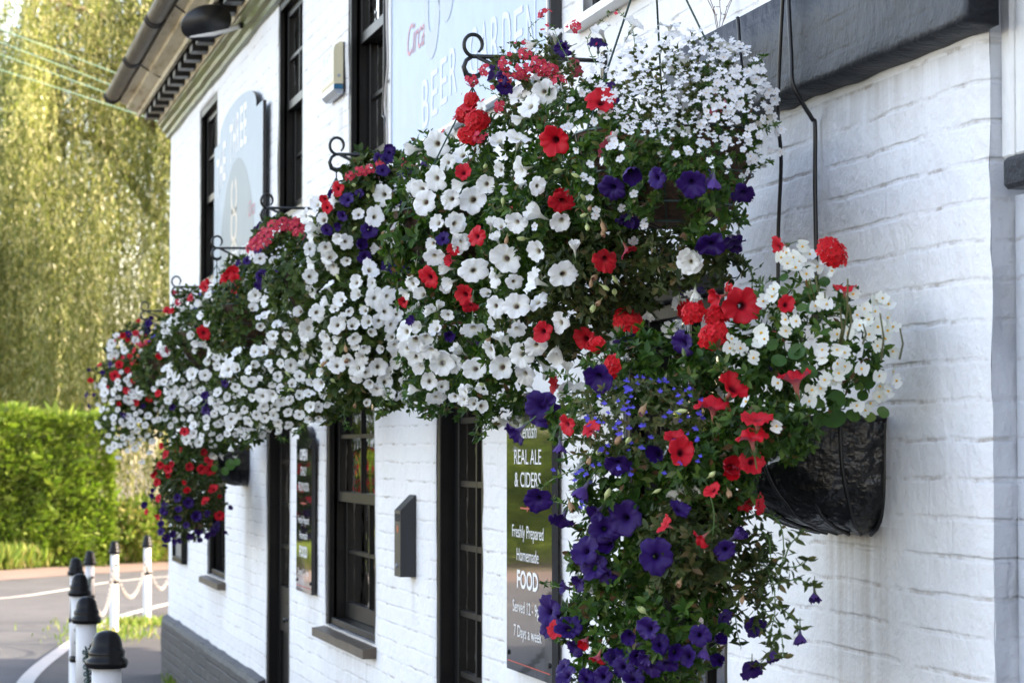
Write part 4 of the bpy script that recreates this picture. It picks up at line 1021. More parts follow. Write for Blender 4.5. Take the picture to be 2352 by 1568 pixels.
CROWN_U = {}
def Rg(ox, oy, sc): return lambda x, y, d: ((ox + x / sc) / 1.4694, (oy + y / sc) / 1.4694, d / sc / 1.4694)
R5 = Rg(1500, 700, 2.24); R3 = Rg(1300, 0, 2.24); R4B = Rg(1700, 100, 1.96); RM = Rg(1000, 500, 1.742); RL = Rg(0, 900, 2.24); RX = Rg(0, 1600, 2.227); R1 = Rg(2300, 700, 1.96); R8 = Rg(1700, 1200, 1.42)
W = []   # (kind, px, py, diam px, tilt, dir, baskets)
def L_(kind, rg, items, bk):
    for it in items:
        x, y, d = it[:3]; t = it[3:5] if len(it) > 4 else (None, None); px, py, pd = rg(x, y, d); W.append((kind, px, py, pd, t[0], t[1], bk))
L_('w', R5, [(80,120,170),(110,270,160,40,200),(540,115,170),(425,140,140),(880,105,180,30,250),(700,330,190,30,180),(900,500,220,10,0),(220,475,215,5,0),(215,920,190,45,270),(690,1050,170,35,250),(580,1110,170,20,180),(600,1260,180),(230,1220,200,10,180),(60,1180,170),(870,870,170,50,180),(1700,930,130,30,200),(1770,720,150,50,210),(920,1380,170),(280,1500,150),(150,1400,130),(1400,1090,150),(1230,1010,120),(640,1340,120)], 'AB')
L_('w', R5, [(1850,410,190,15,200)], 'A')
L_('wc', R5, [(355,120,110,60,90),(985,300,130,75,95),(415,985,110,70,110),(1895,660,130,80,270),(1540,810,110,80,270),(120,1090,130,60,150),(930,1210,100,60,90),(390,230,90,50,120)], 'AB')
L_('r', R5, [(240,220,150,40,180),(1210,400,200,35,270),(1390,330,170,75,300),(150,660,170,40,200),(200,750,150,60,260),(740,940,170,30,200),(1060,990,190,30,180),(830,1350,170,75,180)], 'AB')
L_('v', R5, [(1385,840,220,30,90),(1855,790,190),(1250,1200,170),(1140,1040,150),(2040,960,200),(2040,800,180)], 'AN')
L_('p', R5, [(740,1500,250,10,200),(1160,1290,230,40,250),(1800,1030,200,50,200)], 'N'); L_('p', R5, [(2010,290,230,40,250),(2180,270,170,65,290),(1390,100,190,65,260)], 'A')
L_('w', R3, [(390,1090,190,15,200),(580,1170,170),(740,1140,180,30,200),(385,1350,180,20,200),(270,1430,180,30,180),(500,1010,120),(300,1530,190,20,180),(660,1510,230,10,180),(1015,1510,170,15,200),(920,1430,120),(1170,420,150,50,120),(720,820,120,50,150),(1045,890,150,20,250),(470,1230,130)], 'B')
L_('w', R3, [(860,1060,170,50,120),(1010,1040,190,60,80),(1090,800,180,50,140),(1200,700,185,15,250),(1000,720,160,55,150),(1150,590,130,65,110),(1630,230,190,65,110),(1890,180,160,70,60),(1280,260,180,65,95),(2150,190,160,80,90)], 'A')
L_('wc', R3, [(200,1130,160,60,180),(480,1500,150,60,180),(560,1400,150,60,200)], 'B'); L_('wc', R3, [(1100,340,100,70,200),(1010,900,80,60,200)], 'A')
L_('r', R3, [(1630,760,240,40,90),(1280,1060,240,20,200),(640,790,130,50,120),(1330,1490,180)], 'A'); L_('r', R3, [(590,1300,140)], 'B')
L_('p', R3, [(1345,370,150,50,200),(1610,330,120,60,90),(905,670,90),(880,590,70)], 'A')
L_('p', R3, [(40,1140,120),(10,1200,110),(170,1350,170,10,200),(290,1240,130),(90,1500,160)], 'C')
L_('v', R3, [(700,900,180,30,90),(630,1010,160),(600,860,150),(640,760,120)], 'A')
NEM = [(1195,90),(1230,185),(1190,225),(1430,190),(1380,195),(1465,215),(1750,90),(990,320),(1050,320),(1050,400),(940,410),(750,530),(720,520),(640,620),(690,600),(890,490),(940,470),(1150,450),(1200,480),(1130,500),(1040,540),(1100,520),(1240,550),(1060,545),(910,600),(1320,590),(1260,600),(850,810),(740,760),(1290,510),(580,710),(520,890),(440,990),(810,660),(700,1010),(680,1050),(760,1010),(1580,330),(1170,520),(1220,520),(1010,560),(1180,560),(1070,600),(1290,620),(1000,500),(1120,470),(1020,390),(880,500)]
NC = [(1195,90,85),(1430,190,90),(1050,400,90),(740,530,90),(890,490,80),(1150,460,110),(1060,540,100),(1230,520,90),(650,620,70),(910,600,80),(1320,600,80),(850,810,75),(1180,520,110),(1010,560,80),(1270,560,90),(700,1040,80)]
L_('k', R3, NC, 'A'); L_('n', R3, [(x, y, 42) for x, y in NEM], 'A')
L_('p', R4B, [(840,950,200),(720,1050,170,30,230),(1240,1020,190,30,260),(1580,1090,170,45,270),(1010,980,110)], 'A')
L_('pc', R4B, [(1390,1010,150,75,270),(1100,1110,170,60,250),(1540,1410,150,70,260),(830,1240,150,60,260)], 'A')
L_('r', R4B, [(385,1140,160,40,270)], 'A')
L_('b', R4B, [(x, y, 56) for x, y in [(945,630),(975,650),(805,660),(480,795),(650,870),(770,855),(575,890),(530,975),(580,1000),(730,740),(700,775),(740,770),(785,775),(1040,820),(1140,825),(1225,810),(1215,790),(570,1110),(780,1180),(615,1190),(605,1230),(205,1305),(925,1260),(930,1295),(845,1410),(865,1395),(1320,140),(1455,185),(1560,100),(1610,120),(1700,400),(1755,400),(1740,435),(1430,500),(1355,400),(1400,400),(1510,430),(1500,510),(1540,500),(1570,490),(1540,600),(1620,655),(1690,705),(1610,700),(1620,740),(1685,790),(1665,845),(1635,870),(1610,940),(1580,975),(1800,665),(1835,665),(1810,620),(1830,810),(1480,735),(1655,335),(1670,330),(1615,280),(860,1085),(500,560),(430,640),(400,650),(520,420),(440,470),(600,610)]], 'A')
L_('w', RM, [(50,400,90),(120,330,110),(215,310,100),(100,470,110),(160,420,110),(85,510,100),(170,590,110),(200,640,110),(210,700,110),(290,550,90),(555,560,100),(640,605,110),(590,480,100),(720,420,110),(600,1200,110),(180,650,90),(245,530,80)], 'C')
L_('w', RM, [(830,440,120),(940,440,140),(760,330,140),(910,300,130),(975,550,120),(700,240,130),(800,560,100),(810,640,120),(740,860,120),(680,800,100),(640,850,100),(840,930,90),(790,950,90),(890,980,90),(640,1080,130),(720,1050,110),(700,1130,150),(820,1060,110),(790,1190,130),(855,1265,160,10,200),(730,1280,120),(700,1230,120),(780,1370,120),(820,1470,110),(1005,1420,80),(690,1420,100),(650,1180,110),(760,1110,120),(870,820,100),(860,1400,90),(930,1460,80),(980,1480,80),(1040,1500,90)], 'B')
L_('wc', RM, [(470,590,90,70,180),(600,370,90,60,180),(280,990,80,60,120),(170,910,90,60,150),(150,1000,80,60,200),(240,1120,80,60,200)], 'C'); L_('wc', RM, [(880,710,110,60,180),(900,790,110,50,200),(780,960,100,70,180),(940,1180,100,60,140)], 'B')
L_('w', RM, [(80,755,110,10,0),(180,810,100),(100,840,110),(350,790,100),(360,860,100),(460,880,110),(260,890,110,40,150),(520,960,120,8,0),(120,965,110,10,0),(20,960,100),(240,1040,110),(70,1060,110),(50,1100,100),(170,1110,85),(330,1040,100),(420,1020,110),(340,1120,100),(560,1040,100),(580,1160,90),(480,1285,110,8,0),(360,1290,110),(350,1330,100),(520,1375,110,8,0),(590,1260,90),(620,1450,90),(470,1420,90),(540,1440,90),(400,1180,80),(440,1080,90),(385,1230,90),(430,1380,90),(560,1110,90),(500,1180,80),(310,960,80),(590,980,80),(350,1160,80),(410,1320,80)], 'C')
L_('w', RM, [(115,1195,75),(100,1250,65),(295,1345,70),(75,1440,70),(170,1445,75),(80,1520,70),(130,1520,60),(20,1450,60),(255,1405,60),(325,1415,75),(20,1340,70),(300,1460,60),(220,1480,60),(180,1500,60)], 'D')
L_('p', RM, [(545,30,70),(430,480,110,8,0),(380,570,110),(400,640,80),(550,710,130),(650,700,120),(590,740,100),(270,400,70),(250,460,70),(300,300,90),(210,270,70),(370,270,60),(480,60,70),(510,130,80),(180,480,60)], 'C'); L_('p', RM, [(860,530,80),(900,1100,70),(680,1020,40)], 'B'); L_('p', RM, [(250,1210,60)], 'D')
L_('r', RM, [(240,240,90,40,180),(165,300,60),(180,350,50)], 'C'); L_('r', RM, [(780,760,130,40,200),(900,660,90),(630,905,60),(920,600,60)], 'B'); L_('r', RM, [(8,790,50)], 'D')
L_('k', RM, [(400,130,60),(370,140,55),(310,160,55),(490,90,60),(620,90,60),(650,110,50),(700,120,50),(430,120,50)], 'C')
L_('k', RM, [(20,470,60),(30,510,55),(5,500,55),(15,430,50)], 'D')
RS = Rg(700, 250, 2.24)
L_('k', RS, [(580,1100,80),(620,1120,80),(540,1150,90),(490,1180,90),(440,1200,95),(400,1230,90),(660,1110,70),(650,1160,80),(350,1290,90),(330,1270,80),(320,1310,80),(420,1270,80),(380,1310,80),(500,1140,80),(600,1150,70),(460,1240,80),(370,1260,80)], 'D')
L_('w', RS, [(400,1395,105,10,0),(330,1370,70,50,150)], 'D'); L_('p', RS, [(240,1430,70),(380,1330,60),(300,1410,60),(410,1520,100),(500,1520,100),(370,1250,40)], 'D'); L_('r', RS, [(190,1500,130),(150,1540,110),(640,1550,80)], 'E')
L_('w', RL, [(845,580,70),(830,620,50),(870,660,70),(920,580,55),(880,520,60),(790,870,80),(770,900,60),(860,945,70),(790,950,80),(850,1020,60),(790,1000,60),(1050,930,70),(970,1010,90),(1080,770,60),(890,1080,50),(820,1080,45),(860,1140,60),(860,1180,50),(770,1080,60),(1120,1125,55),(800,1140,50),(990,1190,80),(1035,1225,85),(940,1200,60),(760,1210,60),(740,1180,60),(860,1230,50),(1110,1265,60),(1050,1160,50),(780,1330,50),(830,1380,60),(865,1350,60),(930,1290,60),(990,1290,70),(1060,1330,60),(1020,1370,60),(1130,1395,70),(895,1440,50),(1070,1475,50),(950,1330,50),(880,1290,50),(1090,1300,50),(1000,1330,50),(1150,1320,50)], 'G')
L_('w', RL, [(1290,470,80),(1240,440,70),(1270,535,90),(1340,615,80),(1390,450,110),(1350,390,70),(1350,360,60),(1430,440,80),(1330,500,60),(1200,600,70),(1250,640,80),(1390,690,90),(1450,690,80),(1330,710,80),(1330,830,80),(1280,810,80),(1380,780,70),(1390,970,80),(1340,930,80),(1300,960,70),(1420,970,70),(1250,940,60),(1270,1010,60),(1385,1085,60),(1210,880,80),(1170,920,70),(1320,1160,60),(1290,1200,50),(1380,1140,60),(1310,740,70),(1240,870,60),(1300,870,60)], 'F')
L_('w', RL, [(1680,460,70),(1740,500,100),(1800,460,80),(1860,390,90),(1810,320,80),(1650,530,60),(1700,580,100),(1450,810,100),(1550,820,90),(1580,650,90),(1570,710,90),(1640,750,70),(1480,870,80),(1470,940,70),(1470,1020,80),(1450,1150,90),(1460,1200,80),(1460,1260,80),(1440,1340,70),(1600,1260,60),(1660,1290,60),(1560,1150,60),(1500,1000,60),(1620,1110,50),(1700,1180,60),(1560,1210,60),(1520,1280,50)], 'E')
L_('w', RL, [(2115,190,110,10,0),(2010,260,110,50,180),(2170,320,110,20,200),(2220,370,90),(1720,770,130),(1790,770,110),(1690,820,90),(1900,870,110,8,0),(1970,850,80),(1920,740,110),(1990,640,110),(1930,640,90),(1790,640,100),(2060,520,100),(2070,580,110),(2160,650,90),(2200,745,100,8,0),(2050,770,80),(2100,830,80),(1780,910,90),(1850,950,90),(1980,980,110),(1990,1060,90),(2080,1060,80),(2070,1120,80),(2100,1180,70),(2110,1240,80),(2190,1010,80),(2030,730,70),(1750,1150,110,8,0),(1690,1080,80),(1770,1060,70),(1880,1170,80),(1740,1210,80),(1850,1080,60),(1745,1370,50),(1850,860,70),(1740,700,80),(1880,780,80),(2120,920,70),(2180,1100,70),(1940,1120,70),(2000,1150,60),(2180,1200,70),(1820,1230,60),(1900,1230,60)], 'D')
L_('w', RL, [(1610,1430,70),(1675,1430,70),(1780,1440,50)], 'X')
L_('r', RL, [(1030,500,60),(970,555,50),(1070,700,90),(1010,720,60),(900,740,70),(870,825,75),(1090,860,50),(955,935,60),(1130,995,60),(1025,1020,60),(820,905,40),(1130,570,60),(750,740,40),(685,860,50),(1045,410,40)], 'G')
L_('r', RL, [(1265,330,70),(1305,330,40),(1325,195,50),(1215,670,90),(1195,955,60),(1440,240,70)], 'F'); L_('r', RL, [(1545,160,90),(1570,120,70),(1730,60,100),(1780,110,110),(1690,110,80),(1770,180,70),(1540,500,110,8,0),(1740,140,90),(1395,1245,70),(2210,110,50)], 'E')
L_('r', RL, [(1350,1350,100),(1340,1320,70),(1540,1400,50),(1580,1460,70),(1430,1510,80),(1525,1530,80),(1250,1420,70),(1215,1500,60),(1270,1530,80),(1300,1490,50),(1170,1555,60)], 'X')
L_('p', RL, [(1150,390,60),(1125,480,90),(970,510,60),(1200,700,90),(1270,710,80),(1150,830,100),(830,740,50),(680,780,50),(775,800,40),(655,965,50),(715,965,50),(675,1055,40),(930,1120,60),(1170,620,50),(1080,1050,40),(1120,430,70)], 'G')
L_('p', RL, [(1500,440,90,8,0),(1300,1060,50),(1490,700,40)], 'F'); L_('p', RL, [(1830,230,100),(1790,290,80),(1830,350,90),(1850,500,90),(1850,560,80),(1700,880,50),(1550,970,60),(1560,1040,90),(1550,1090,110)], 'E'); L_('p', RL, [(1970,90,110),(2065,65,100),(1960,140,90)], 'D')
L_('k', RL, [(1440,230,50),(1345,270,35),(1670,220,40),(1060,590,45),(1100,570,40)], 'F')
L_('r', RX, [(1265,10,50),(1150,10,50),(1180,60,60),(1190,180,60),(1390,60,50),(1410,120,80),(1655,165,50),(1650,310,80),(1180,320,60),(1100,280,40)], 'X')
L_('p', RX, [(1085,230,60),(1140,170,60),(1150,120,50),(1230,280,80),(1210,330,50),(1730,250,40),(1210,430,60),(1250,480,80),(1300,450,60),(1240,530,50),(1500,490,50),(1560,460,60),(1600,440,50),(1700,440,40),(1430,470,40),(1350,500,50),(1400,380,40),(1310,510,50),(1210,370,50)], 'X')
L_('g', R1, [(800,260,90),(850,310,90),(755,400,95),(825,440,95),(960,350,110),(1020,390,80),(660,330,80),(695,300,80),(850,410,60),(930,610,90),(960,640,90),(885,650,60),(610,540,70),(600,590,80),(690,740,80),(760,750,50),(530,830,120),(510,880,80),(330,870,70),(320,930,70),(390,930,70),(475,995,80),(550,870,80),(690,815,60),(1030,835,90),(1135,575,70),(1210,670,90),(1160,710,80),(1280,690,80),(1290,610,70),(1370,640,70),(1360,730,90),(1300,790,110),(1360,815,70),(1350,870,100),(1295,915,75),(1240,840,70),(1400,790,60),(1140,800,70),(1180,780,60),(930,940,90),(930,990,90),(1030,940,90),(1080,960,80),(1030,1030,90),(1080,1050,70),(1040,1095,55),(1010,1140,90),(1190,1065,95),(1310,1115,85),(1395,1085,90),(1420,1145,60),(945,1140,80),(865,1205,90),(920,1195,60),(845,1280,70),(1160,1310,75),(1310,1250,70),(1310,1180,70),(1250,1290,60),(1215,1340,50),(1365,1215,50),(430,1285,55),(630,1445,50),(640,1160,80),(540,620,60),(1400,950,70),(740,330,80),(700,370,70),(780,360,80),(900,390,70),(1000,420,70),(1240,740,80),(1330,600,70),(1100,830,60)], 'N')
L_('r', R1, [(400,650,250,8,0),(230,600,170,65,200),(345,1185,240,45,60),(750,1130,250,80,100),(210,1310,230,75,90),(500,1390,200,70,90),(460,1510,230,75,100),(640,270,150,70,200),(1080,530,150,75,90),(690,640,70)], 'N')
L_('v', R1, [(1000,290,210,20,60),(70,690,150),(210,840,190,30,90),(240,720,140),(330,560,120)], 'N')
L_('w', R1, [(60,360,130,15,200),(80,580,100,60,260)], 'A')
L_('r', R8, [(850,460,160,15,45),(820,390,100,50,90),(1090,530,150),(1190,510,130,15,0),(1110,550,120),(300,330,90,50,200),(420,350,110,60,120),(390,1370,90),(450,1450,90,75,250),(250,1310,80),(770,810,90,75,160),(940,880,110,75,220),(1000,640,90,60,140),(1170,710,100,60,300),(1230,710,80,60,0)], 'N')
L_('p', R8, [(180,265,160,12,200),(60,370,130,70,220),(165,690,130,30,250),(280,790,130,60,250),(545,520,120,40,260),(735,470,140),(440,750,110),(580,780,160,20,200),(480,830,140),(500,900,130),(730,960,170,5,0),(390,930,140),(430,1010,130),(490,1050,100),(290,1110,90),(360,1090,80),(210,1220,150),(220,1290,120),(310,1300,130),(340,1400,70),(600,1340,80),(840,730,110),(1060,930,60),(1190,1510,120,40,270),(1210,1300,100),(820,1420,110),(880,1440,110),(780,1480,110),(700,1500,110),(620,1540,100),(540,1440,120),(470,1540,110),(300,1530,110),(280,1490,80),(1030,1460,80),(940,1340,80),(1060,1260,60),(680,1450,90),(640,1440,80),(750,1380,80),(570,1490,100),(400,1540,90)], 'N')
L_('pc', R8, [(270,440,90,80,270),(380,650,130,70,240),(1120,860,110,70,30),(1490,1150,80,70,270),(1420,1350,80,70,270),(1290,1430,110,60,280),(960,1420,100,75,260)], 'N')
L_('u', R8, [(x, y, 28) for x, y in [(665,100),(640,98),(590,155),(835,185),(595,218),(845,305),(660,330),(770,285),(545,395),(610,410),(500,425),(450,460),(455,512),(430,520),(885,370),(770,555),(240,540),(360,550),(390,570),(400,560),(375,690),(370,720),(640,130),(870,160),(900,150),(550,370),(455,310),(930,500),(925,400),(350,560),(375,540),(410,600),(385,710),(340,590)]], 'N')
# densely scattered small bloom: crowns of lobelia
rr = random.Random(21)
def scat(kind, n, x0, x1, y0, y1, d, bk, edge=None):
    for _ in range(n):
        for _k in range(40):
            x, y = rr.uniform(x0, x1), rr.uniform(y0, y1)
            e = ((x - (x0 + x1) / 2) / ((x1 - x0) / 2)) ** 2 + ((y - (y0 + y1) / 2) / ((y1 - y0) / 2)) ** 2
            if kind in 'wrp' and any(w_[0][0] in 'wprvk' and (w_[1] - x) ** 2 + (w_[2] - y) ** 2 < (.72 * d) ** 2 for w_ in W): continue
            if kind in 'yz' and any(w_[0][0] in 'wprvk' and (w_[1] - x) ** 2 + (w_[2] - y) ** 2 < (.55 * w_[3] + .2 * d) ** 2 for w_ in W): continue
            if e < 1 and rr.random() < 1.15 - .7 * (y - y0) / (y1 - y0): break
        else: continue
        W.append((kind, x, y, d * rr.uniform(.62, 1.25), None, None, bk))
scat('l', 420, 1345, 1770, 62, 330, 17, 'A'); scat('l', 60, 1590, 1800, 150, 420, 15, 'A'); scat('b', 50, 1600, 1800, 150, 430, 19, 'A'); scat('l', 90, 900, 980, 400, 520, 10, 'C'); scat('l', 90, 615, 700, 560, 690, 7, 'D'); scat('l', 60, 545, 620, 620, 720, 6, 'E')
scat('u', 50, 440, 520, 665, 730, 6, 'F'); scat('b', 30, 480, 560, 680, 780, 8, 'F'); scat('u', 30, 330, 400, 730, 800, 6, 'G'); scat('n', 40, 250, 400, 760, 860, 7, 'G'); scat('u', 70, 1330, 1650, 860, 1100, 15, 'N')
scat('w', 34, 940, 1240, 290, 660, 60, 'AB'); scat('w', 26, 700, 940, 420, 680, 42, 'C'); scat('w', 26, 570, 720, 590, 780, 34, 'D'); scat('w', 18, 490, 620, 640, 800, 26, 'E'); scat('w', 24, 440, 640, 650, 880, 25, 'E'); scat('w', 22, 370, 510, 690, 900, 21, 'F'); scat('w', 24, 580, 760, 600, 820, 33, 'D'); scat('w', 12, 250, 380, 760, 900, 17, 'G'); scat('w', 14, 1120, 1300, 640, 900, 58, 'AB')
scat('y', 14, 950, 1420, 250, 950, 30, 'AB'); scat('y', 8, 700, 950, 420, 930, 26, 'C'); scat('y', 10, 560, 720, 600, 960, 20, 'D'); scat('y', 7, 1300, 1700, 900, 1500, 34, 'N'); scat('z', 9, 1000, 1450, 400, 930, 28, 'AB'); scat('z', 7, 1300, 1750, 900, 1500, 34, 'N'); scat('z', 8, 700, 950, 500, 930, 24, 'C')
scat('w', 22, 940, 1170, 640, 930, 46, 'B'); scat('w', 34, 700, 960, 660, 930, 34, 'C'); scat('w', 34, 560, 790, 700, 980, 27, 'D'); scat('w', 46, 470, 660, 760, 1010, 22, 'E'); scat('w', 46, 400, 530, 700, 1040, 19, 'F'); scat('w', 34, 225, 390, 850, 1040, 15, 'G')
scat('r', 10, 240, 390, 760, 950, 17, 'G'); scat('p', 5, 1260, 1690, 1430, 1600, 60, 'N'); scat('p', 8, 350, 520, 1130, 1260, 24, 'X'); scat('r', 4, 350, 500, 990, 1180, 24, 'X')

for k_ in 'CDEFGX':
    for b_ in BLOBS[k_]: b_.n = int(b_.n * 1.45)
for k_ in 'BCDEFG':
    o_ = BK[k_]; c_ = o_.location; b0 = Blob(1000, 500, 1.5, 50, 50, .1, n={'B': 520}.get(k_, 560), L=.036, wide=1.5, mat='leaf' if k_ == 'B' else 'leaff')
    b0.c = np.array((c_.x, c_.y, c_.z + .13)) - np.array(FW) * .04; b0.r = np.array((.25, .25, .215)); b0.shell = .8; BLOBS[k_].append(b0)
def place_flowers():
    out = {k: {} for k in BK}
    for (kind, px, py, pd, tilt, dr, bks) in W:
        best = None
        for bk in bks:
            for bl in BLOBS[bk]:
                t, q, p = bl.hit(px, py, 1.15)
                key = (0, t) if t is not None else (1, q)
                if best is None or key < best[0]: best = (key, bk, bl, p)
        key, bk, bl, p = best
        sc = scale_at(p); dia = pd / sc * 1.12
        k0 = kind[0]
        lim = {'y': (.016, .028), 'z': (.022, .034), 'w': (.045, .098), 'p': (.045, .098), 'r': (.045, .105), 'b': (.014, .024), 'l': (.012, .020), 'u': (.010, .018), 'n': (.015, .026), 'g': (.030, .058), 'v': (.045, .09), 'k': (.035, .06)}[k0]
        rad = min(max(dia, lim[0]), lim[1]) / 2
        toc = (CAM - Vector(p)).normalized(); nb = Vector(bl.normal(p))
        if tilt is None and kind in 'wpr' and rr.random() < .27: kind = kind + 'c'
        if tilt is None:
            n = toc * .62 + nb * .6 + Vector((rr.uniform(-.95, .6), rr.uniform(-.7, .6), rr.uniform(-.65, .65)))
            if k0 == 'y': n = nb * .5 + Vector((rr.uniform(-1, .7), rr.uniform(-1, .4), rr.uniform(-.4, 1)))
            if k0 == 'z': n = nb * .4 + Vector((rr.uniform(-.7, .5), rr.uniform(-.7, .3), rr.uniform(-1.3, -.2)))
            if k0 == 'l': n = toc * .55 + Vector((-.25, -.1, .35)) + Vector((rr.uniform(-.5, .5), rr.uniform(-.5, .5), rr.uniform(-.4, .3)))
        else:
            di = RT * math.cos(R(dr)) + UP * math.sin(R(dr)); n = toc * math.cos(R(tilt)) + di * math.sin(R(tilt))
        n.normalize()
        mesh = rr.choice(FL[kind]); spin = rr.uniform(0, 6.28) if k0 not in 'lun' else rr.uniform(-.5, .5)
        if k0 in 'lunb' and k0 != 'b':   # lips hang downwards
            z = n; y = (Vector((0, 0, 1)) - z * z.z).normalized(); x = y.cross(z); rot = Matrix((x, y, z)).transposed().to_4x4() @ Matrix.Rotation(spin, 4, 'Z')
        else: rot = frame_to(n, spin)
        mt = Matrix.Translation(Vector(p) + toc * (rad * .25 + rr.uniform(-.018, .022))) @ rot @ Matrix.Diagonal((rad, rad * rr.uniform(.78, 1.0), rad, 1))
        out[bk].setdefault(k0, []).append((pd, mesh, mt))
    # blooms on the sides one does not see from here
    for bk, bls in BLOBS.items():
        for bl in bls:
            for _ in range(int(bl.n / 55)):
                d = rng.normal(size=3); d /= np.linalg.norm(d); p = bl.c + (d * bl.r * 1.03) @ VR; nb = Vector(bl.normal(p))
                if nb.dot(CAM - Vector(p)) > -.1 or p[0] > -.06: continue
                k0 = rr.choice('wwwwpr') if bk != 'X' else rr.choice('pr'); rad = rr.uniform(.024, .036)
                out[bk].setdefault(k0, []).append((0, rr.choice(FL[k0]), Matrix.Translation(Vector(p)) @ frame_to(nb, rr.uniform(0, 6)) @ Matrix.Scale(rad, 4)))
    return out
placed = place_flowers()
for bk, kinds in placed.items():
    par = BK[bk]
    for k0, lst in kinds.items():
        lst.sort(key=lambda t: -t[0])
        for pd, me, mt in lst[:100]: link(FNAME[k0], me, par, mt)
        rest = lst[100:]
        if rest:
            me = joined('blooms', [(m_, t_) for _, m_, t_ in rest], [M[q] for q in FMATS[k0]])
            tag(link(FNAME[k0] + '_mass', me, par), kind='stuff')
for bk, bls in BLOBS.items():
    by = {}
    for bl in bls: by.setdefault(bl.mat, []).append(bl.fill())
    for mt, lst in by.items():
        v, f = merge(lst)
        v[:, 0] = np.minimum(v[:, 0], -.004)       # nothing grows into the wall
        tag(link('foliage', np_mesh('foliage', v, f, M[mt], True), BK[bk]), kind='stuff')
# stems that carry the blooms out of the leaves, and long trailing shoots
def shoot(par, pts, leafL=.022, every=.016, mat='leaf', r=.0016, droop=0):
    P = [Vector(p) for p in pts]; Q = []
    for i in range(len(P) - 1):
        a, b_, c, d = P[max(i - 1, 0)], P[i], P[i + 1], P[min(i + 2, len(P) - 1)]
        for k in range(8):
            t = k / 8; Q.append(.5 * ((2 * b_) + (c - a) * t + (2 * a - 5 * b_ + 4 * c - d) * t * t + (3 * b_ - a - 3 * c + d) * t ** 3))
    Q.append(P[-1]); m = MB(); m.tube(Q, [r * (1.2 - .6 * i / len(Q)) for i in range(len(Q))], 4)
    B = []; Dn = []; acc = 0; j = 0
    for i in range(1, len(Q)):
        seg = (Q[i] - Q[i - 1]); acc += seg.length
        if acc > every:
            acc = 0; t = seg.normalized(); side = t.cross(Vector((0, 0, 1))); side = side.normalized() if side.length > .05 else Vector((1, 0, 0))
            up_ = side.cross(t)
            for sg in (-1, 1):
                d = (side * sg * math.cos(j * 1.3) + up_ * math.sin(j * 1.3) * sg) * .85 + t * .5; B.append(Q[i]); Dn.append(d)
            j += 1
    tip = Q[-1]
    for k in range(6):
        a = k * 1.05; B.append(tip); Dn.append(Vector((math.cos(a), math.sin(a) * .8, .3 + .2 * math.sin(3 * a))))
    B = np.array([tuple(b_) for b_ in B]); Dn = np.array([tuple(d) for d in Dn]); nr = np.cross(Dn, rng.normal(size=Dn.shape)); nr /= np.linalg.norm(nr, axis=1)[:, None]
    v, f = leaves(B, Dn, nr, leafL * rng.uniform(.55, 1.15, len(B)), 1.1)
    return m, v, f
SH = {}
def add_shoot(bk, ppts, d, **kw):
    pts = [at(x, y, d + (dd[0] if dd else 0)) for (x, y, *dd) in ppts]
    m, v, f = shoot(BK[bk], pts, **kw); SH.setdefault((bk, kw.get('mat', 'leaf')), ([], []))
    SH[(bk, kw.get('mat', 'leaf'))][0].append(m); SH[(bk, kw.get('mat', 'leaf'))][1].append((v, f))
T = dict(mat='leafdull', leafL=.024)
for p in ([(1700,1190),(1755,1180),(1790,1200),(1800,1260),(1790,1330)], [(1680,1230),(1730,1270),(1770,1320),(1780,1400),(1760,1480)], [(1690,1280),(1760,1300),(1830,1300),(1855,1285)], [(1700,1310),(1770,1340),(1830,1330),(1868,1345)],
          [(1690,1340),(1740,1370),(1800,1400),(1840,1445)], [(1680,1380),(1730,1430),(1780,1470),(1740,1530)], [(1700,1360),(1750,1400),(1790,1440),(1800,1510)], [(1660,1240),(1700,1330),(1690,1420),(1700,1480)], [(1640,1200),(1680,1290),(1660,1400),(1640,1500)],
          [(1720,1250),(1745,1300),(1735,1380),(1750,1420)], [(1800,1290),(1815,1250),(1840,1225)], [(1735,1210),(1765,1235),(1770,1290)]): add_shoot('N', p, 1.62, every=.015, **T)
for p in ([(1380,1090),(1320,1080),(1270,1100),(1250,1115)], [(1360,1180),(1310,1160),(1270,1150)], [(1370,1330),(1310,1350),(1250,1340)], [(1400,920),(1330,915),(1290,925)], [(1380,1400),(1320,1430),(1290,1475)], [(1390,1060),(1330,1040),(1290,1060)], [(1340,890),(1300,860),(1260,860)]): add_shoot('N', p, 1.44, every=.018, leafL=.02)
for p in ([(1600,1420),(1620,1480),(1600,1560)], [(1480,1300),(1500,1400),(1480,1520)], [(1620,1100),(1640,1180),(1630,1280)], [(1560,1150),(1580,1260),(1560,1380)], [(1420,1350),(1400,1440),(1420,1540)]): add_shoot('N', p, 1.50, every=.014, **T)
for p in ([(1690,420),(1730,390),(1770,370)], [(1680,330),(1740,300),(1785,285)], [(1690,180),(1730,150),(1755,130)], [(1660,560),(1710,600),(1740,660)], [(1680,580),(1725,620),(1722,720)], [(1600,560),(1640,600),(1650,650)]): add_shoot('A', p, 1.72, every=.012, leafL=.015)
for p in ([(1290,180),(1250,120),(1215,70),(1245,40)], [(1320,160),(1290,110),(1270,60)], [(1230,200),(1180,150),(1150,110)], [(1180,260),(1130,210),(1090,190)], [(1370,150),(1350,90),(1400,30)], [(1460,120),(1450,60),(1420,25)], [(1150,300),(1090,290),(1060,280)], [(1240,150),(1200,110),(1170,100)]): add_shoot('A', p, 1.50, every=.03, leafL=.011, r=.0011)
for p in ([(1160,900),(1110,960),(1090,1000)], [(1000,900),(960,930),(940,925)], [(1120,920),(1130,960),(1100,1010)], [(900,900),(870,930),(880,950)]): add_shoot('B', p, 1.5, every=.014, leafL=.022)
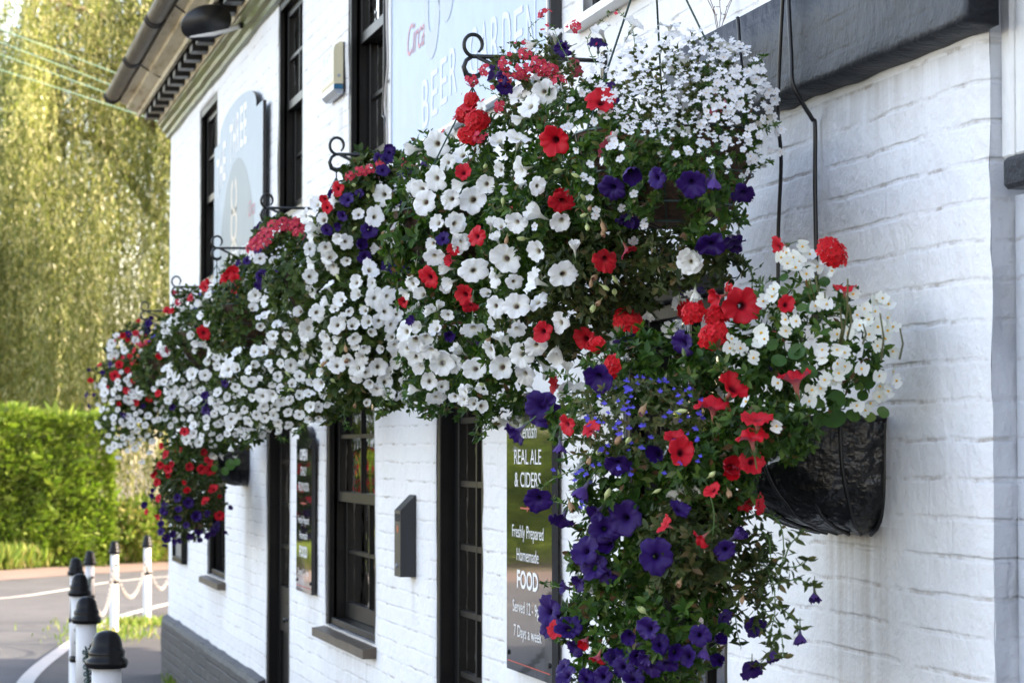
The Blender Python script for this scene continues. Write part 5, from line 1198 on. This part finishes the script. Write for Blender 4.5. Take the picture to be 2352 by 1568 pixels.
for p in ([(800,900),(790,950),(800,985)], [(720,920),(700,970),(680,995)], [(880,880),(900,930)]): add_shoot('C', p, 1.52, every=.016, leafL=.024)
for p in ([(580,980),(560,1020),(590,1000)], [(650,960),(640,1000),(655,1010)]): add_shoot('E', p, 1.52, every=.02, leafL=.026)
for (bk, mt), (ms, vf) in SH.items():
    for q in ms: q.build('stem', M['stem'], BK[bk])
    v, f = merge(vf); tag(link('trailing_shoot', np_mesh('trailing_shoot', v, f, M[mt], True), BK[bk]), kind='stuff')
# begonia: round fleshy leaves and upright stems
def round_leaf(p, n, r, spin):
    n = Vector(n).normalized(); x = n.orthogonal().normalized(); y = n.cross(x); q = Matrix.Rotation(spin, 3, n); x = q @ x; y = q @ y; vs = [Vector(p) - n * r * .12]; k = 16
    for ring, (rr_, h) in enumerate(((.5, -.02), (1.0, .06))):
        for i in range(k):
            a = 2 * math.pi * i / k; rad = r * rr_ * (1 + .12 * math.cos(a) + .03 * math.sin(7 * a)); vs.append(Vector(p) + x * rad * math.cos(a) + y * rad * math.sin(a) * .85 + n * r * (h + .05 * math.sin(3 * a + spin) * rr_))
    return vs, [(0, 1 + i, 1 + (i + 1) % k) for i in range(k)] + [(1 + i, 1 + k + i, 1 + k + (i + 1) % k, 1 + (i + 1) % k) for i in range(k)]
bl_ = MB()
for (x, y, d) in [(1020,1285,150),(1000,1400,170),(1140,1380,110),(770,950,130),(640,1010,110),(850,1090,120),(950,490,80),(850,545,90),(670,555,90),(680,460,70),(600,910,90),(860,670,90),(1060,1100,130),(1300,970,110),(1240,1160,110),(900,1290,100),(1230,910,60),(1170,1190,60),(460,890,80),(800,660,80),(1280,1050,90),(1200,1240,90),(920,1400,110),(1090,1290,80),(780,1380,80),(1330,1350,90),(1250,1390,90)]:
    px, py, pd = R1(x, y, d); best = min(((bb.hit(px, py, .97), bb) for bb in BLOBS['N'][:3] + [BLOBS['N'][5]]), key=lambda q: (0 if q[0][0] else 1, q[0][0] or q[0][1]))
    p = best[0][2]; toc = (CAM - Vector(p)).normalized(); v_, f_ = round_leaf(p, toc * .8 + Vector((-.1, 0, .55)) + Vector((rr.uniform(-.3, .3), rr.uniform(-.2, .2), rr.uniform(-.3, .2))), pd / scale_at(p) / 2, rr.uniform(0, 6)); bl_.add(v_, f_)
for (x, y, d) in [(850, 1010, 90), (700, 1190, 70)]: pass
tag(bl_.build('begonia_foliage', M['leafbeg'], BK['N'], True), kind='stuff')
bs = MB()
for (x0, y0, x1, y1) in [(785,740,750,470),(800,740,790,450),(770,730,740,560),(960,900,1000,470),(1100,900,1100,770),(1220,1010,1210,700),(600,1080,560,900),(940,930,950,660),(1000,860,1010,640),(1340,1000,1340,800),(700,920,660,800),(820,760,850,560)]:
    a = at(*R1(x0, y0, 0)[:2], 1.70); b_ = at(*R1(x1, y1, 0)[:2], 1.66); a.x += .03; b_.x += .03; bs.tube([a, (a + b_) / 2 + Vector((.006, 0, 0)), b_], [.0022, .0019, .0015], 6)
bs.build('begonia_stem', M['brownstem'], BK['N'], True)
# far wall basket has broad leaves beside its liner
bl_ = MB()
for (x, y, d) in [(1740,1490,90),(1700,1540,70),(1790,1470,60),(1560,1500,70),(1620,1520,60)]:
    px, py, pd = RL(x, y, d); p = at(px, py, 1.68); v_, f_ = round_leaf(p, (CAM - p).normalized() + Vector((0, 0, .3)), pd / scale_at(p) / 2, 1); bl_ = MB(); bl_.add(v_, f_); bl_.build('broad_leaf', M['leafbeg'], BK['X'], True)

# ================================================================== ground, road, pavement
def m_asphalt(name, c0, c1, sc=90, patch=.0):
    t = NT(name); n = t.noise(sc, 4, .7); big = t.noise(.7, 5, .6)
    c = t.mix(n, c0, c1); c = t.mix(t.math('MULTIPLY', t.ramp(big, [(.4, (0, 0, 0)), (.7, (1, 1, 1))]), .35), c, tuple(x * 1.35 for x in c1))
    v = t.n('ShaderNodeTexVoronoi', {'Scale': .42}, feature='DISTANCE_TO_EDGE'); t.l(t.n('ShaderNodeVectorMath', {0: t.geo(), 1: t.noise(1.5, 4, out=1)}, operation='ADD').outputs[0], v.inputs['Vector'])
    c = t.mix(t.math('MULTIPLY', t.ramp(v.outputs['Distance'], [(.0, (1, 1, 1)), (.012, (0, 0, 0))]), .55), c, (.03, .03, .03))
    st = t.ramp(t.noise(3.0, 5, .7), [(.55, (0, 0, 0)), (.62, (1, 1, 1))]); c = t.mix(t.math('MULTIPLY', st, .22), c, tuple(x * .5 for x in c0))
    return t.done(t.bsdf(c, .82, normal=t.bump(n, .006)))
M['road'] = m_asphalt('asphalt', (.055, .056, .060), (.105, .104, .102))
M['pave'] = m_asphalt('pavement_tarmac', (.045, .043, .042), (.088, .080, .072), 60)
M['pink'] = m_asphalt('pinkish_asphalt', (.15, .11, .09), (.24, .17, .14), 50)
M['earth'] = simple('earth', (.10, .085, .045), .95, var=.5, nscale=1.5, bump=.03, bscale=6)
M['line'] = simple('worn_white_line', (.48, .46, .42), .7, var=.2, nscale=12)
def sheet(name, pts, z, mat, kind='structure'):
    m = MB(); m.add([(x, y, z) for x, y in pts], [tuple(range(len(pts)))]); o = m.build(name, mat); return tag(o, kind=kind)
sheet('ground', [(-300, -200), (300, -200), (300, 600), (-300, 600)], -.15, M['earth'])
kerb = [(-2.6, -8), (-2.3, 0), (-1.9, 8), (-1.55, 14), (-1.30, 18.4), (-1.12, 20.6), (-.62, 23.8), (-.02, 26.9), (.42, 28.4), (1.1, 30.2), (2.3, 32.4), (4.2, 34.6), (8, 37), (30, 44)]
far_edge = [(-30, 33), (-14, 36.5), (-6, 38.4), (-.8, 40.2), (.4, 41.5), (2.2, 43.0), (6, 46), (30, 56)]
sheet('road', [(-30, -8)] + kerb + far_edge[::-1], -.10, M['road'])
m = MB(); k = len(kerb)
m.add([(x, y, 0) for x, y in kerb] + [(x, y, -.15) for x, y in kerb] + [(30, -8, 0), (30, 20, 0), (30, 43.9, 0)], [(i, i + 1, k + i + 1, k + i) for i in range(k - 1)])
m.f.append(tuple(range(k - 1, -1, -1)) + (2 * k, 2 * k + 1)); m.m.append(0)
tag(m.build('pavement', M['pave']), kind='structure')
def ribbon(name, pts, w, z, mat, h=None):
    P = [Vector((x, y, 0)) for x, y in pts]; vs = []
    for i, p in enumerate(P):
        t = (P[min(i + 1, len(P) - 1)] - P[max(i - 1, 0)]).normalized(); s_ = Vector((t.y, -t.x, 0)); vs += [p - s_ * w / 2, p + s_ * w / 2]
    n = len(P); m = MB(); m.add([(v.x, v.y, z) for v in vs], [(2 * i, 2 * i + 1, 2 * i + 3, 2 * i + 2) for i in range(n - 1)])
    return tag(m.build(name, mat), kind='structure')
def dens(pts, n=6):
    out = []
    for i in range(len(pts) - 1):
        P = [Vector((*q, 0)) for q in (pts[max(i - 1, 0)], pts[i], pts[i + 1], pts[min(i + 2, len(pts) - 1)])]
        for k in range(n):
            t = k / n; q = .5 * ((2 * P[1]) + (P[2] - P[0]) * t + (2 * P[0] - 5 * P[1] + 4 * P[2] - P[3]) * t * t + (3 * P[1] - P[0] - 3 * P[2] + P[3]) * t ** 3); out.append((q.x, q.y))
    return out + [pts[-1]]
ribbon('kerb_edge', dens([(x + .07, y) for x, y in kerb]), .13, .004, M['line'])
ctr = [(-9, 20), (-4.4, 28), (-2.2, 31.2), (-.94, 32.9), (-.23, 34.7), (1.02, 38.0), (1.88, 40.2), (4, 43)]
ctr = [(-12, 27.5), (-6, 29.6), (-2.6, 31.4), (-.94, 32.8), (-.1, 34.4), (.8, 36.6), (2.4, 38.6), (6, 41)]
ribbon('road_line', dens(ctr), .11, -.096, M['line'])
sheet('pink_asphalt_strip', [(-30, 30.5), (-14, 33.6), (-6, 35.2), (-1.2, 36.8), (.5, 38.8), (2.6, 40.6), (6, 43), (6, 46), (2.2, 43), (.4, 41.5), (-.8, 40.2), (-6, 38.4), (-14, 36.5), (-30, 33)], -.094, M['pink'])  # strip of worn pinkish asphalt, laid just above the road

# ------------------------------------------------------------------ bollards and chains
WB = simple('white_painted_iron', (.74, .74, .73), .5, var=.05, bump=.002, bscale=40)
def m_flaky():
    t = NT('flaking_white_paint'); n = t.noise(1.0, 5, .7, vec=t.scaled(t.geo(), (22, 22, 9))); f = t.ramp(n, [(.655, (0, 0, 0)), (.67, (1, 1, 1))])
    c = t.mix(f, t.mix(t.noise(6, 4), (.56, .55, .54), (.66, .655, .65)), (.045, .03, .022)); return t.done(t.bsdf(c, .5, normal=t.bump(t.noise(30, 4), .002)))
WB = m_flaky()
def bollard(p, H, r, label):
    r *= .80
    o = empty('bollard', p, label, 'bollard', 'white bollards with black caps along the kerb'); x, y, z = p
    b = MB(); b.lathe([(r * 1.12, 0), (r * 1.12, .04), (r, .055), (r * .98, H * .56)], (x, y, z), 24, 0); b.lathe([(r * .96, H * .565), (r * .93, H - .12)], (x, y, z), 24, 0)
    b.build('post', WB, o, True)
    b = MB(); b.lathe([(r, H * .54), (r * 1.12, H * .545), (r * 1.15, H * .555), (r * 1.12, H * .57), (r * .97, H * .575)], (x, y, z), 24); b.lathe([(r * 1.14, -.004), (r * 1.16, .02), (r * 1.12, .03)], (x, y, z), 24); b.build('band', M['black'], o, True)
    b = MB(); b.lathe([(r * .95, H - .128), (r * 1.24, H - .126), (r * 1.38, H - .112), (r * 1.34, H - .100), (r * 1.12, H - .090), (r * 1.16, H - .080), (r * 1.14, H - .068), (r * 1.0, H - .060), (r * .97, H - .045), (r * .86, H - .024), (r * .62, H - .007), (r * .25, H), (.001, H + .001)], (x, y, z), 28)
    b.build('cap', M['black'], o, True)
    b = MB(); b.tube([(x, y, z + H - .23), (x + r * .6, y - r * 1.15, z + H - .23)], .012, 8); b.tube([(x, y, z + H - .23), (x - r * .3, y + r * 1.2, z + H - .23)], .012, 8); b.build('chain_lug', M['black'], o)
    return o
def bx(px, Z): lat = (px - CX) / F_PX * Z; q = CAM + FW * Z + RT * lat; return (q.x, q.y)
BO = [(bx(250, 8.75), 1.16, .068, 'nearest bollard, only its black domed cap and white top in view at the bottom edge'), (bx(203, 12.0), 1.09, .064, 'second nearest bollard, with flaking rust marks down its white post'),
      (bx(187, 14.4), 1.08, .060, 'third nearest bollard, mostly hidden behind the flaking one'), (bx(178, 18.3), 1.005, .056, 'fourth bollard along, its cap just left of and above the third'), (bx(210, 22.2), .90, .052, 'fifth bollard, standing in shade edge behind the near row'),
      (bx(266, 24.6), .90, .052, 'sunlit bollard on the corner, left of the two standing clear'), (bx(341, 26.4), .895, .052, 'sunlit bollard nearest the pub wall, right of the two standing clear'), (bx(405, 27.6), .90, .052, 'bollard hidden round the pub corner at the end of the chain')]
for (p, H, r, lb) in BO: bollard((p[0], p[1], 0), H, r, lb)
def link_mesh(L, r):
    m = MB(); pts = []
    for i in range(17):
        a = 2 * math.pi * i / 16; pts.append((L * .5 * math.cos(a) * 1.0, 0, L * .30 * math.sin(a)))
    m.tube(pts, r, 5, cap=False); return m
CHM = simple('chain_white_paint', (.34, .32, .30), .5, .1, var=.4, nscale=60)
CHN = ['chain from the nearest bollard to the flaking one', 'chain between the second and third bollards of the near row', 'chain between the third and fourth bollards', 'chain from the fourth bollard to the fifth in the shade edge', 'long sagging chain up to the left of the two sunlit corner bollards', 'pale chain swagged between the two sunlit corner bollards', 'pale chain from the sunlit bollard round the pub corner']
for i in range(len(BO) - 1):
    (p, H, r, _), (q, H2, r2, _) = BO[i], BO[i + 1]; A = Vector((*p, H - .23)); B_ = Vector((*q, H2 - .23)); D = B_ - A; n = max(6, int(D.length * 1.18 / .052)); sag = .30 if i < 4 else (.40 if i == 4 else .36); m = MB()
    lm = link_mesh(.060, .0048); prev = None
    for k in range(n):
        t = (k + .5) / n; c = A + D * t - Vector((0, 0, sag * 4 * t * (1 - t))); dv = (D - Vector((0, 0, sag * 4 * (1 - 2 * t)))).normalized()
        s_ = dv.cross(Vector((0, 0, 1))).normalized(); u_ = s_.cross(dv); rot = Matrix((dv, s_, u_)).transposed() @ Matrix.Rotation(R(90 * (k % 2) + 20), 3, 'X')
        m.add([c + rot @ Vector(v) for v in lm.v], lm.f)
    tag(m.build('chain', CHM if i > 3 else M['wire'], None, True), CHN[i], 'chain', 'chains linking the kerb bollards')

# ------------------------------------------------------------------ vegetation across the road
def quads(P, D, L, Wd, tw=None):
    """thin diamond leaves"""
    n = len(P); D = D / np.linalg.norm(D, axis=1)[:, None]; s = np.cross(D, rng.normal(size=(n, 3))); s /= np.linalg.norm(s, axis=1)[:, None]
    L = L[:, None]; Wd = Wd[:, None]
    V = np.stack([P, P + D * L * .45 + s * Wd, P + D * L, P + D * L * .45 - s * Wd], 1).reshape(-1, 3)
    return V, np.arange(n * 4).reshape(n, 4)
# conifer hedge
def hedge_noise(x, z): return .28 * noise.noise(Vector((x * .8, z * 1.1, 3))) + .14 * noise.noise(Vector((x * 2.6, z * 3.2, 8)))
def hedge(x0, x1, yf, H, dep, n, label, name, mat, Lr=(.07, .17)):
    xs = rng.uniform(x0, x1, n); top = rng.random(n) < .25; end = rng.random(n) < .02
    z = np.where(top, H, rng.uniform(-.1, H, n)); y = np.where(top, rng.uniform(0, dep, n), 0.0); y = np.where((rng.random(n) < .12) & ~top, dep, y); xs = np.where(end, x1, xs)
    bulge = np.array([hedge_noise(a, b) for a, b in zip(xs, z)]); hn = np.array([.22 * noise.noise(Vector((a * 1.1, 5, 1))) + .10 * noise.noise(Vector((a * 3.1, 2, 1))) for a in xs])
    depth = rng.random(n) ** 2 * .22
    fr = np.where(y == 0, -1.0, np.where(y == dep, 1.0, 0.0))
    P = np.stack([xs + rng.normal(0, .03, n), yf(xs) + y - fr * 0 + np.where(fr < 0, -bulge + depth, np.where(fr > 0, bulge, 0)), z + np.where(top, hn - depth, hn * z / H)], 1)
    D = np.stack([rng.normal(0, .55, n) + .5, np.where(fr < 0, -.7, np.where(fr > 0, .7, 0)) + rng.normal(0, .3, n), np.where(top, 1.0, .35) + rng.normal(0, .3, n)], 1)
    L = rng.uniform(*Lr, n) * np.where(rng.random(n) < .01, 2.2, 1); v, f = quads(P, D, L, L * .16)
    o = empty(name, ((x0 + x1) / 2, float(yf(np.array([(x0 + x1) / 2]))[0]), 0), label, 'hedge')
    link('foliage', np_mesh('hedge_foliage', v, f, M[mat]), o)
    core = MB(); m_ = 40; vs = []
    for i in range(m_ + 1):
        x = x0 + .15 + (x1 - x0 - .3) * i / m_; y_ = float(yf(np.array([x]))[0]); w = .2 * noise.noise(Vector((x * .8, 1, 3)))
        vs += [(x, y_ + .30 - w, -.1), (x, y_ + .30 - w, H - .35), (x, y_ + dep - .3, H - .3), (x, y_ + dep - .3, -.1)]
    core.add(vs, [(i * 4 + k, i * 4 + k + 1, (i + 1) * 4 + k + 1, (i + 1) * 4 + k) for i in range(m_) for k in range(3)] + [(0, 3, 2, 1), tuple(m_ * 4 + k for k in range(4))])
    core.build('twiggy_core', simple('hedge_inside', (.035, .045, .015), .9), o); return o
hedge(-16, 1.05, lambda x: 41.4 + .10 * (x - 1), 2.33, 1.5, 110000, 'bright green clipped conifer hedge across the road below the willow', 'conifer_hedge', 'conifer')
# weeping willow: limbs, then curtains of hanging shoots
def willow(cx, cy, Rr, Ht, ns, label, zlow=(.2, 2.6), seed=1):
    o = empty('weeping_willow', (cx, cy, 0), label, 'willow'); rw_ = random.Random(seed)
    tr = MB(); tr.tube([(cx, cy, -.1), (cx + .1, cy, 1.2), (cx - .1, cy, 3.2), (cx + .2, cy + .1, Ht * .5)], [.55, .42, .36, .24], 12)
    tips = []
    for i in range(30):
        a = rw_.uniform(0, 6.28); e = rw_.uniform(.15, 1.0); rr_ = Rr * rw_.uniform(.35, .95); st_ = Vector((cx, cy, rw_.uniform(2.6, Ht * .5)))
        end = Vector((cx + rr_ * math.cos(a), cy + rr_ * math.sin(a), 0)); end.z = Ht * (.50 + .45 * math.sqrt(max(0, 1 - (rr_ / Rr) ** 2)) * rw_.uniform(.7, 1.0)); mid = (st_ + end) / 2 + Vector((0, 0, Ht * .12))
        tr.tube([st_, (st_ + mid) / 2 + Vector((0, 0, .2)), mid, (mid + end) / 2 + Vector((0, 0, .15)), end], [.14, .11, .08, .05, .02], 7)
        for k in range(7):
            b_ = mid.lerp(end, rw_.random()); e2 = b_ + Vector((rw_.uniform(-1.3, 1.3), rw_.uniform(-1.3, 1.3), rw_.uniform(-.1, .9))); tr.tube([b_, (b_ + e2) / 2 + Vector((0, 0, .15)), e2], [.03, .022, .008], 4); tips.append(e2)
    tr.build('trunk', M['bark'], o, True)
    P = []; D = []; SP = MB() if False else None
    tip = np.array([tuple(t) for t in tips]); n = ns
    # clumps: each gathers shoots that fall together
    nc = max(60, n // 30); cl = []
    for i in range(nc):
        if i % 3 == 0: c = np.array(tips[rw_.randrange(len(tips))])
        else:
            a = rw_.uniform(0, 6.28) if i % 3 == 1 else rw_.uniform(2.2, 5.0); q = math.sqrt(rw_.uniform(.12, 1.0)); c = np.array((cx + Rr * q * math.cos(a), cy + Rr * q * math.sin(a), Ht * (.42 + .56 * math.sqrt(max(0, 1 - q ** 2.4))) * rw_.uniform(.72, 1.02)))
        if i % 3 == 2: c[2] = min(c[2], rw_.uniform(3.2, 8.0))
        cl.append((c, rw_.uniform(.35, .98) if i % 3 != 2 else 1.7))
    for i in range(n):
        c, ln = cl[rw_.randrange(nc)]; s0 = c + np.array((rw_.gauss(0, .24), rw_.gauss(0, .24), rw_.gauss(0, .35)))
        zb = zlow[0] + (zlow[1] - zlow[0]) * rw_.random(); Ls = min((s0[2] - zb), rw_.uniform(.8, 4.0) * ln + .7)
        if Ls < .5: continue
        m_ = int(Ls / .055); t = np.linspace(0, 1, m_); out = s0[:2] - np.array((cx, cy)); out /= np.linalg.norm(out) + 1e-6
        bend = .35 * np.sqrt(t); sw = rw_.uniform(0, 6.28)
        lean = rw_.gauss(0, .10); x = s0[0] + out[0] * bend + lean * Ls * t + .09 * np.sin(t * 5 + sw); y = s0[1] + out[1] * bend + .06 * np.cos(t * 4 + sw); z = s0[2] - Ls * t + .12 * np.sin(math.pi * np.minimum(1, t * 4))
        P.append(np.stack([x, y, z], 1)); D.append(np.stack([rng.normal(0, .55, m_), rng.normal(0, .55, m_), -np.ones(m_)], 1))
    P = np.concatenate(P) + rng.normal(0, .012, (sum(len(p) for p in P), 3)); D = np.concatenate(D)
    L = rng.uniform(.08, .14, len(P)); v, f = quads(P, D, L, L * .13); link('crown', np_mesh('willow_crown', v, f, M['willow']), o); print('willow leaves', len(P)); return o
willow(4.4, 50.0, 8.0, 13.5, 13000, 'huge weeping willow, yellow-green shoots hanging to the hedge behind the road', (.1, 2.4), 4)
willow(-14, 54.0, 6.0, 11.0, 1300, 'added second smaller willow, unseen to the left beyond the hedge, for the reflections', (1.0, 3.4), 8)  # extra willow out of view, added for the reflections in the glass
def bushy(x, y, r, h, n, label):
    o = empty('bush', (x, y, 0), label, 'bush'); d = rng.normal(size=(n, 3)); d /= np.linalg.norm(d, axis=1)[:, None]; q = np.array([noise.noise(Vector(tuple(v * 2.2 + x))) for v in d]); rad = rng.uniform(.55, 1, n) * (1 + .5 * q)
    P = np.stack([x + d[:, 0] * r * rad, y + d[:, 1] * r * rad, h * .45 + d[:, 2] * h * .55 * rad], 1); L = rng.uniform(.05, .11, n); v, f = quads(P, d + rng.normal(0, .6, d.shape) + (0, 0, .3), L, L * .3); link('foliage', np_mesh('bush_foliage', v, f, M['grass']), o)
    st_ = MB(); 
    for k in range(5): st_.tube([(x, y, -.1), (x + r * .4 * math.cos(k * 1.3), y + r * .4 * math.sin(k * 1.3), h * .7)], [.02, .006], 4)
    st_.build('stem', M['bark'], o); return o
bushy(1.55, 42.6, .7, .95, 5000, 'leafy bush at the right end of the conifer hedge'); bushy(2.5, 44.2, .9, .9, 5000, 'low bush behind the corner bollards')
# verge of long grass and weeds
def grass(name, n, fn, hr, mat='grass'):
    P = np.array([fn() for _ in range(n)]); D = np.stack([rng.normal(0, .35, n), rng.normal(0, .35, n), np.ones(n)], 1); L = rng.uniform(*hr, n); v, f = quads(P, D, L, L * .05 + .004)
    return tag(link(name, np_mesh(name, v, f, M[mat])), kind='stuff')
def verge_pt():
    x = rr.uniform(-6, 5); yb = np.interp(x, [-6, -.8, .4, 2.2, 6], [38.4, 40.2, 41.5, 43.0, 46]); return (x, yb + rr.random() ** 1.3 * 1.6, -.12 + .12 * rr.random())
grass('verge_grass', 26000, verge_pt, (.08, .42))
def near_pt():
    x, y = ((rr.gauss(.28, .28), rr.gauss(26.1, .22)) if rr.random() < .6 else (rr.gauss(-.18, .25), rr.gauss(24.6, .5))); return (x, y, 0)
grass('pavement_weeds', 1500, near_pt, (.03, .11))
def foot_pt():
    return (-.07 + rr.gauss(0, .03), rr.choice((rr.uniform(13, 20.4), 15.0 + rr.gauss(0, .2), 19.3 + rr.gauss(0, .1))), 0)
grass('wall_foot_weeds', 160, foot_pt, (.03, .10))
# ================================================================== light, sky, camera
SUN_AZ = Vector((.95, -.30, 0)).normalized(); EL = R(29)
w = bpy.data.worlds.new('World'); S.world = w; w.use_nodes = True; nt = w.node_tree
bg = nt.nodes['Background']; sky = nt.nodes.new('ShaderNodeTexSky'); sky.sky_type = 'NISHITA'; sky.sun_disc = False; sky.sun_elevation = EL; sky.sun_rotation = math.atan2(SUN_AZ.x, SUN_AZ.y)
sky.air_density = 1.0; sky.dust_density = 1.6; sky.ozone_density = 1.0
tint = nt.nodes.new('ShaderNodeMix'); tint.data_type = 'RGBA'; tint.blend_type = 'MULTIPLY'; tint.inputs[0].default_value = 1; tint.inputs[7].default_value = (1.24, 1.0, .87, 1)   # camera set for shade: a slightly warmer daylight balance
nt.links.new(sky.outputs[0], tint.inputs[6]); nt.links.new(tint.outputs[2], bg.inputs[0]); bg.inputs[1].default_value = .15
sl = bpy.data.lights.new('sun', 'SUN'); sl.energy = 3.0; sl.angle = R(.55); sl.color = (1.0, .87, .68)
so = bpy.data.objects.new('sun', sl); COL.objects.link(so); dirv = -(SUN_AZ * math.cos(EL) + Vector((0, 0, math.sin(EL)))); so.rotation_euler = dirv.to_track_quat('-Z', 'Y').to_euler(); so.location = (20, 0, 30)
cd = bpy.data.cameras.new('camera'); co_ = bpy.data.objects.new('camera', cd); COL.objects.link(co_); S.camera = co_
co_.matrix_world = Matrix.Translation(CAM) @ Matrix((RT, UP, -FW)).transposed().to_4x4()
cd.sensor_width = 36; cd.lens = F_PX / 2352 * 36; cd.clip_start = .05; cd.clip_end = 2000
cd.dof.use_dof = True; cd.dof.focus_distance = 6.3; cd.dof.aperture_fstop = 9.5
S.view_settings.view_transform = 'Standard'; S.view_settings.look = 'None'; S.view_settings.gamma = 1; S.view_settings.exposure = 2.55
S.cycles.use_denoising = True
S.cycles.max_bounces = 6; S.cycles.transparent_max_bounces = 8; S.cycles.sample_clamp_indirect = 8
print('objects', len(S.objects))
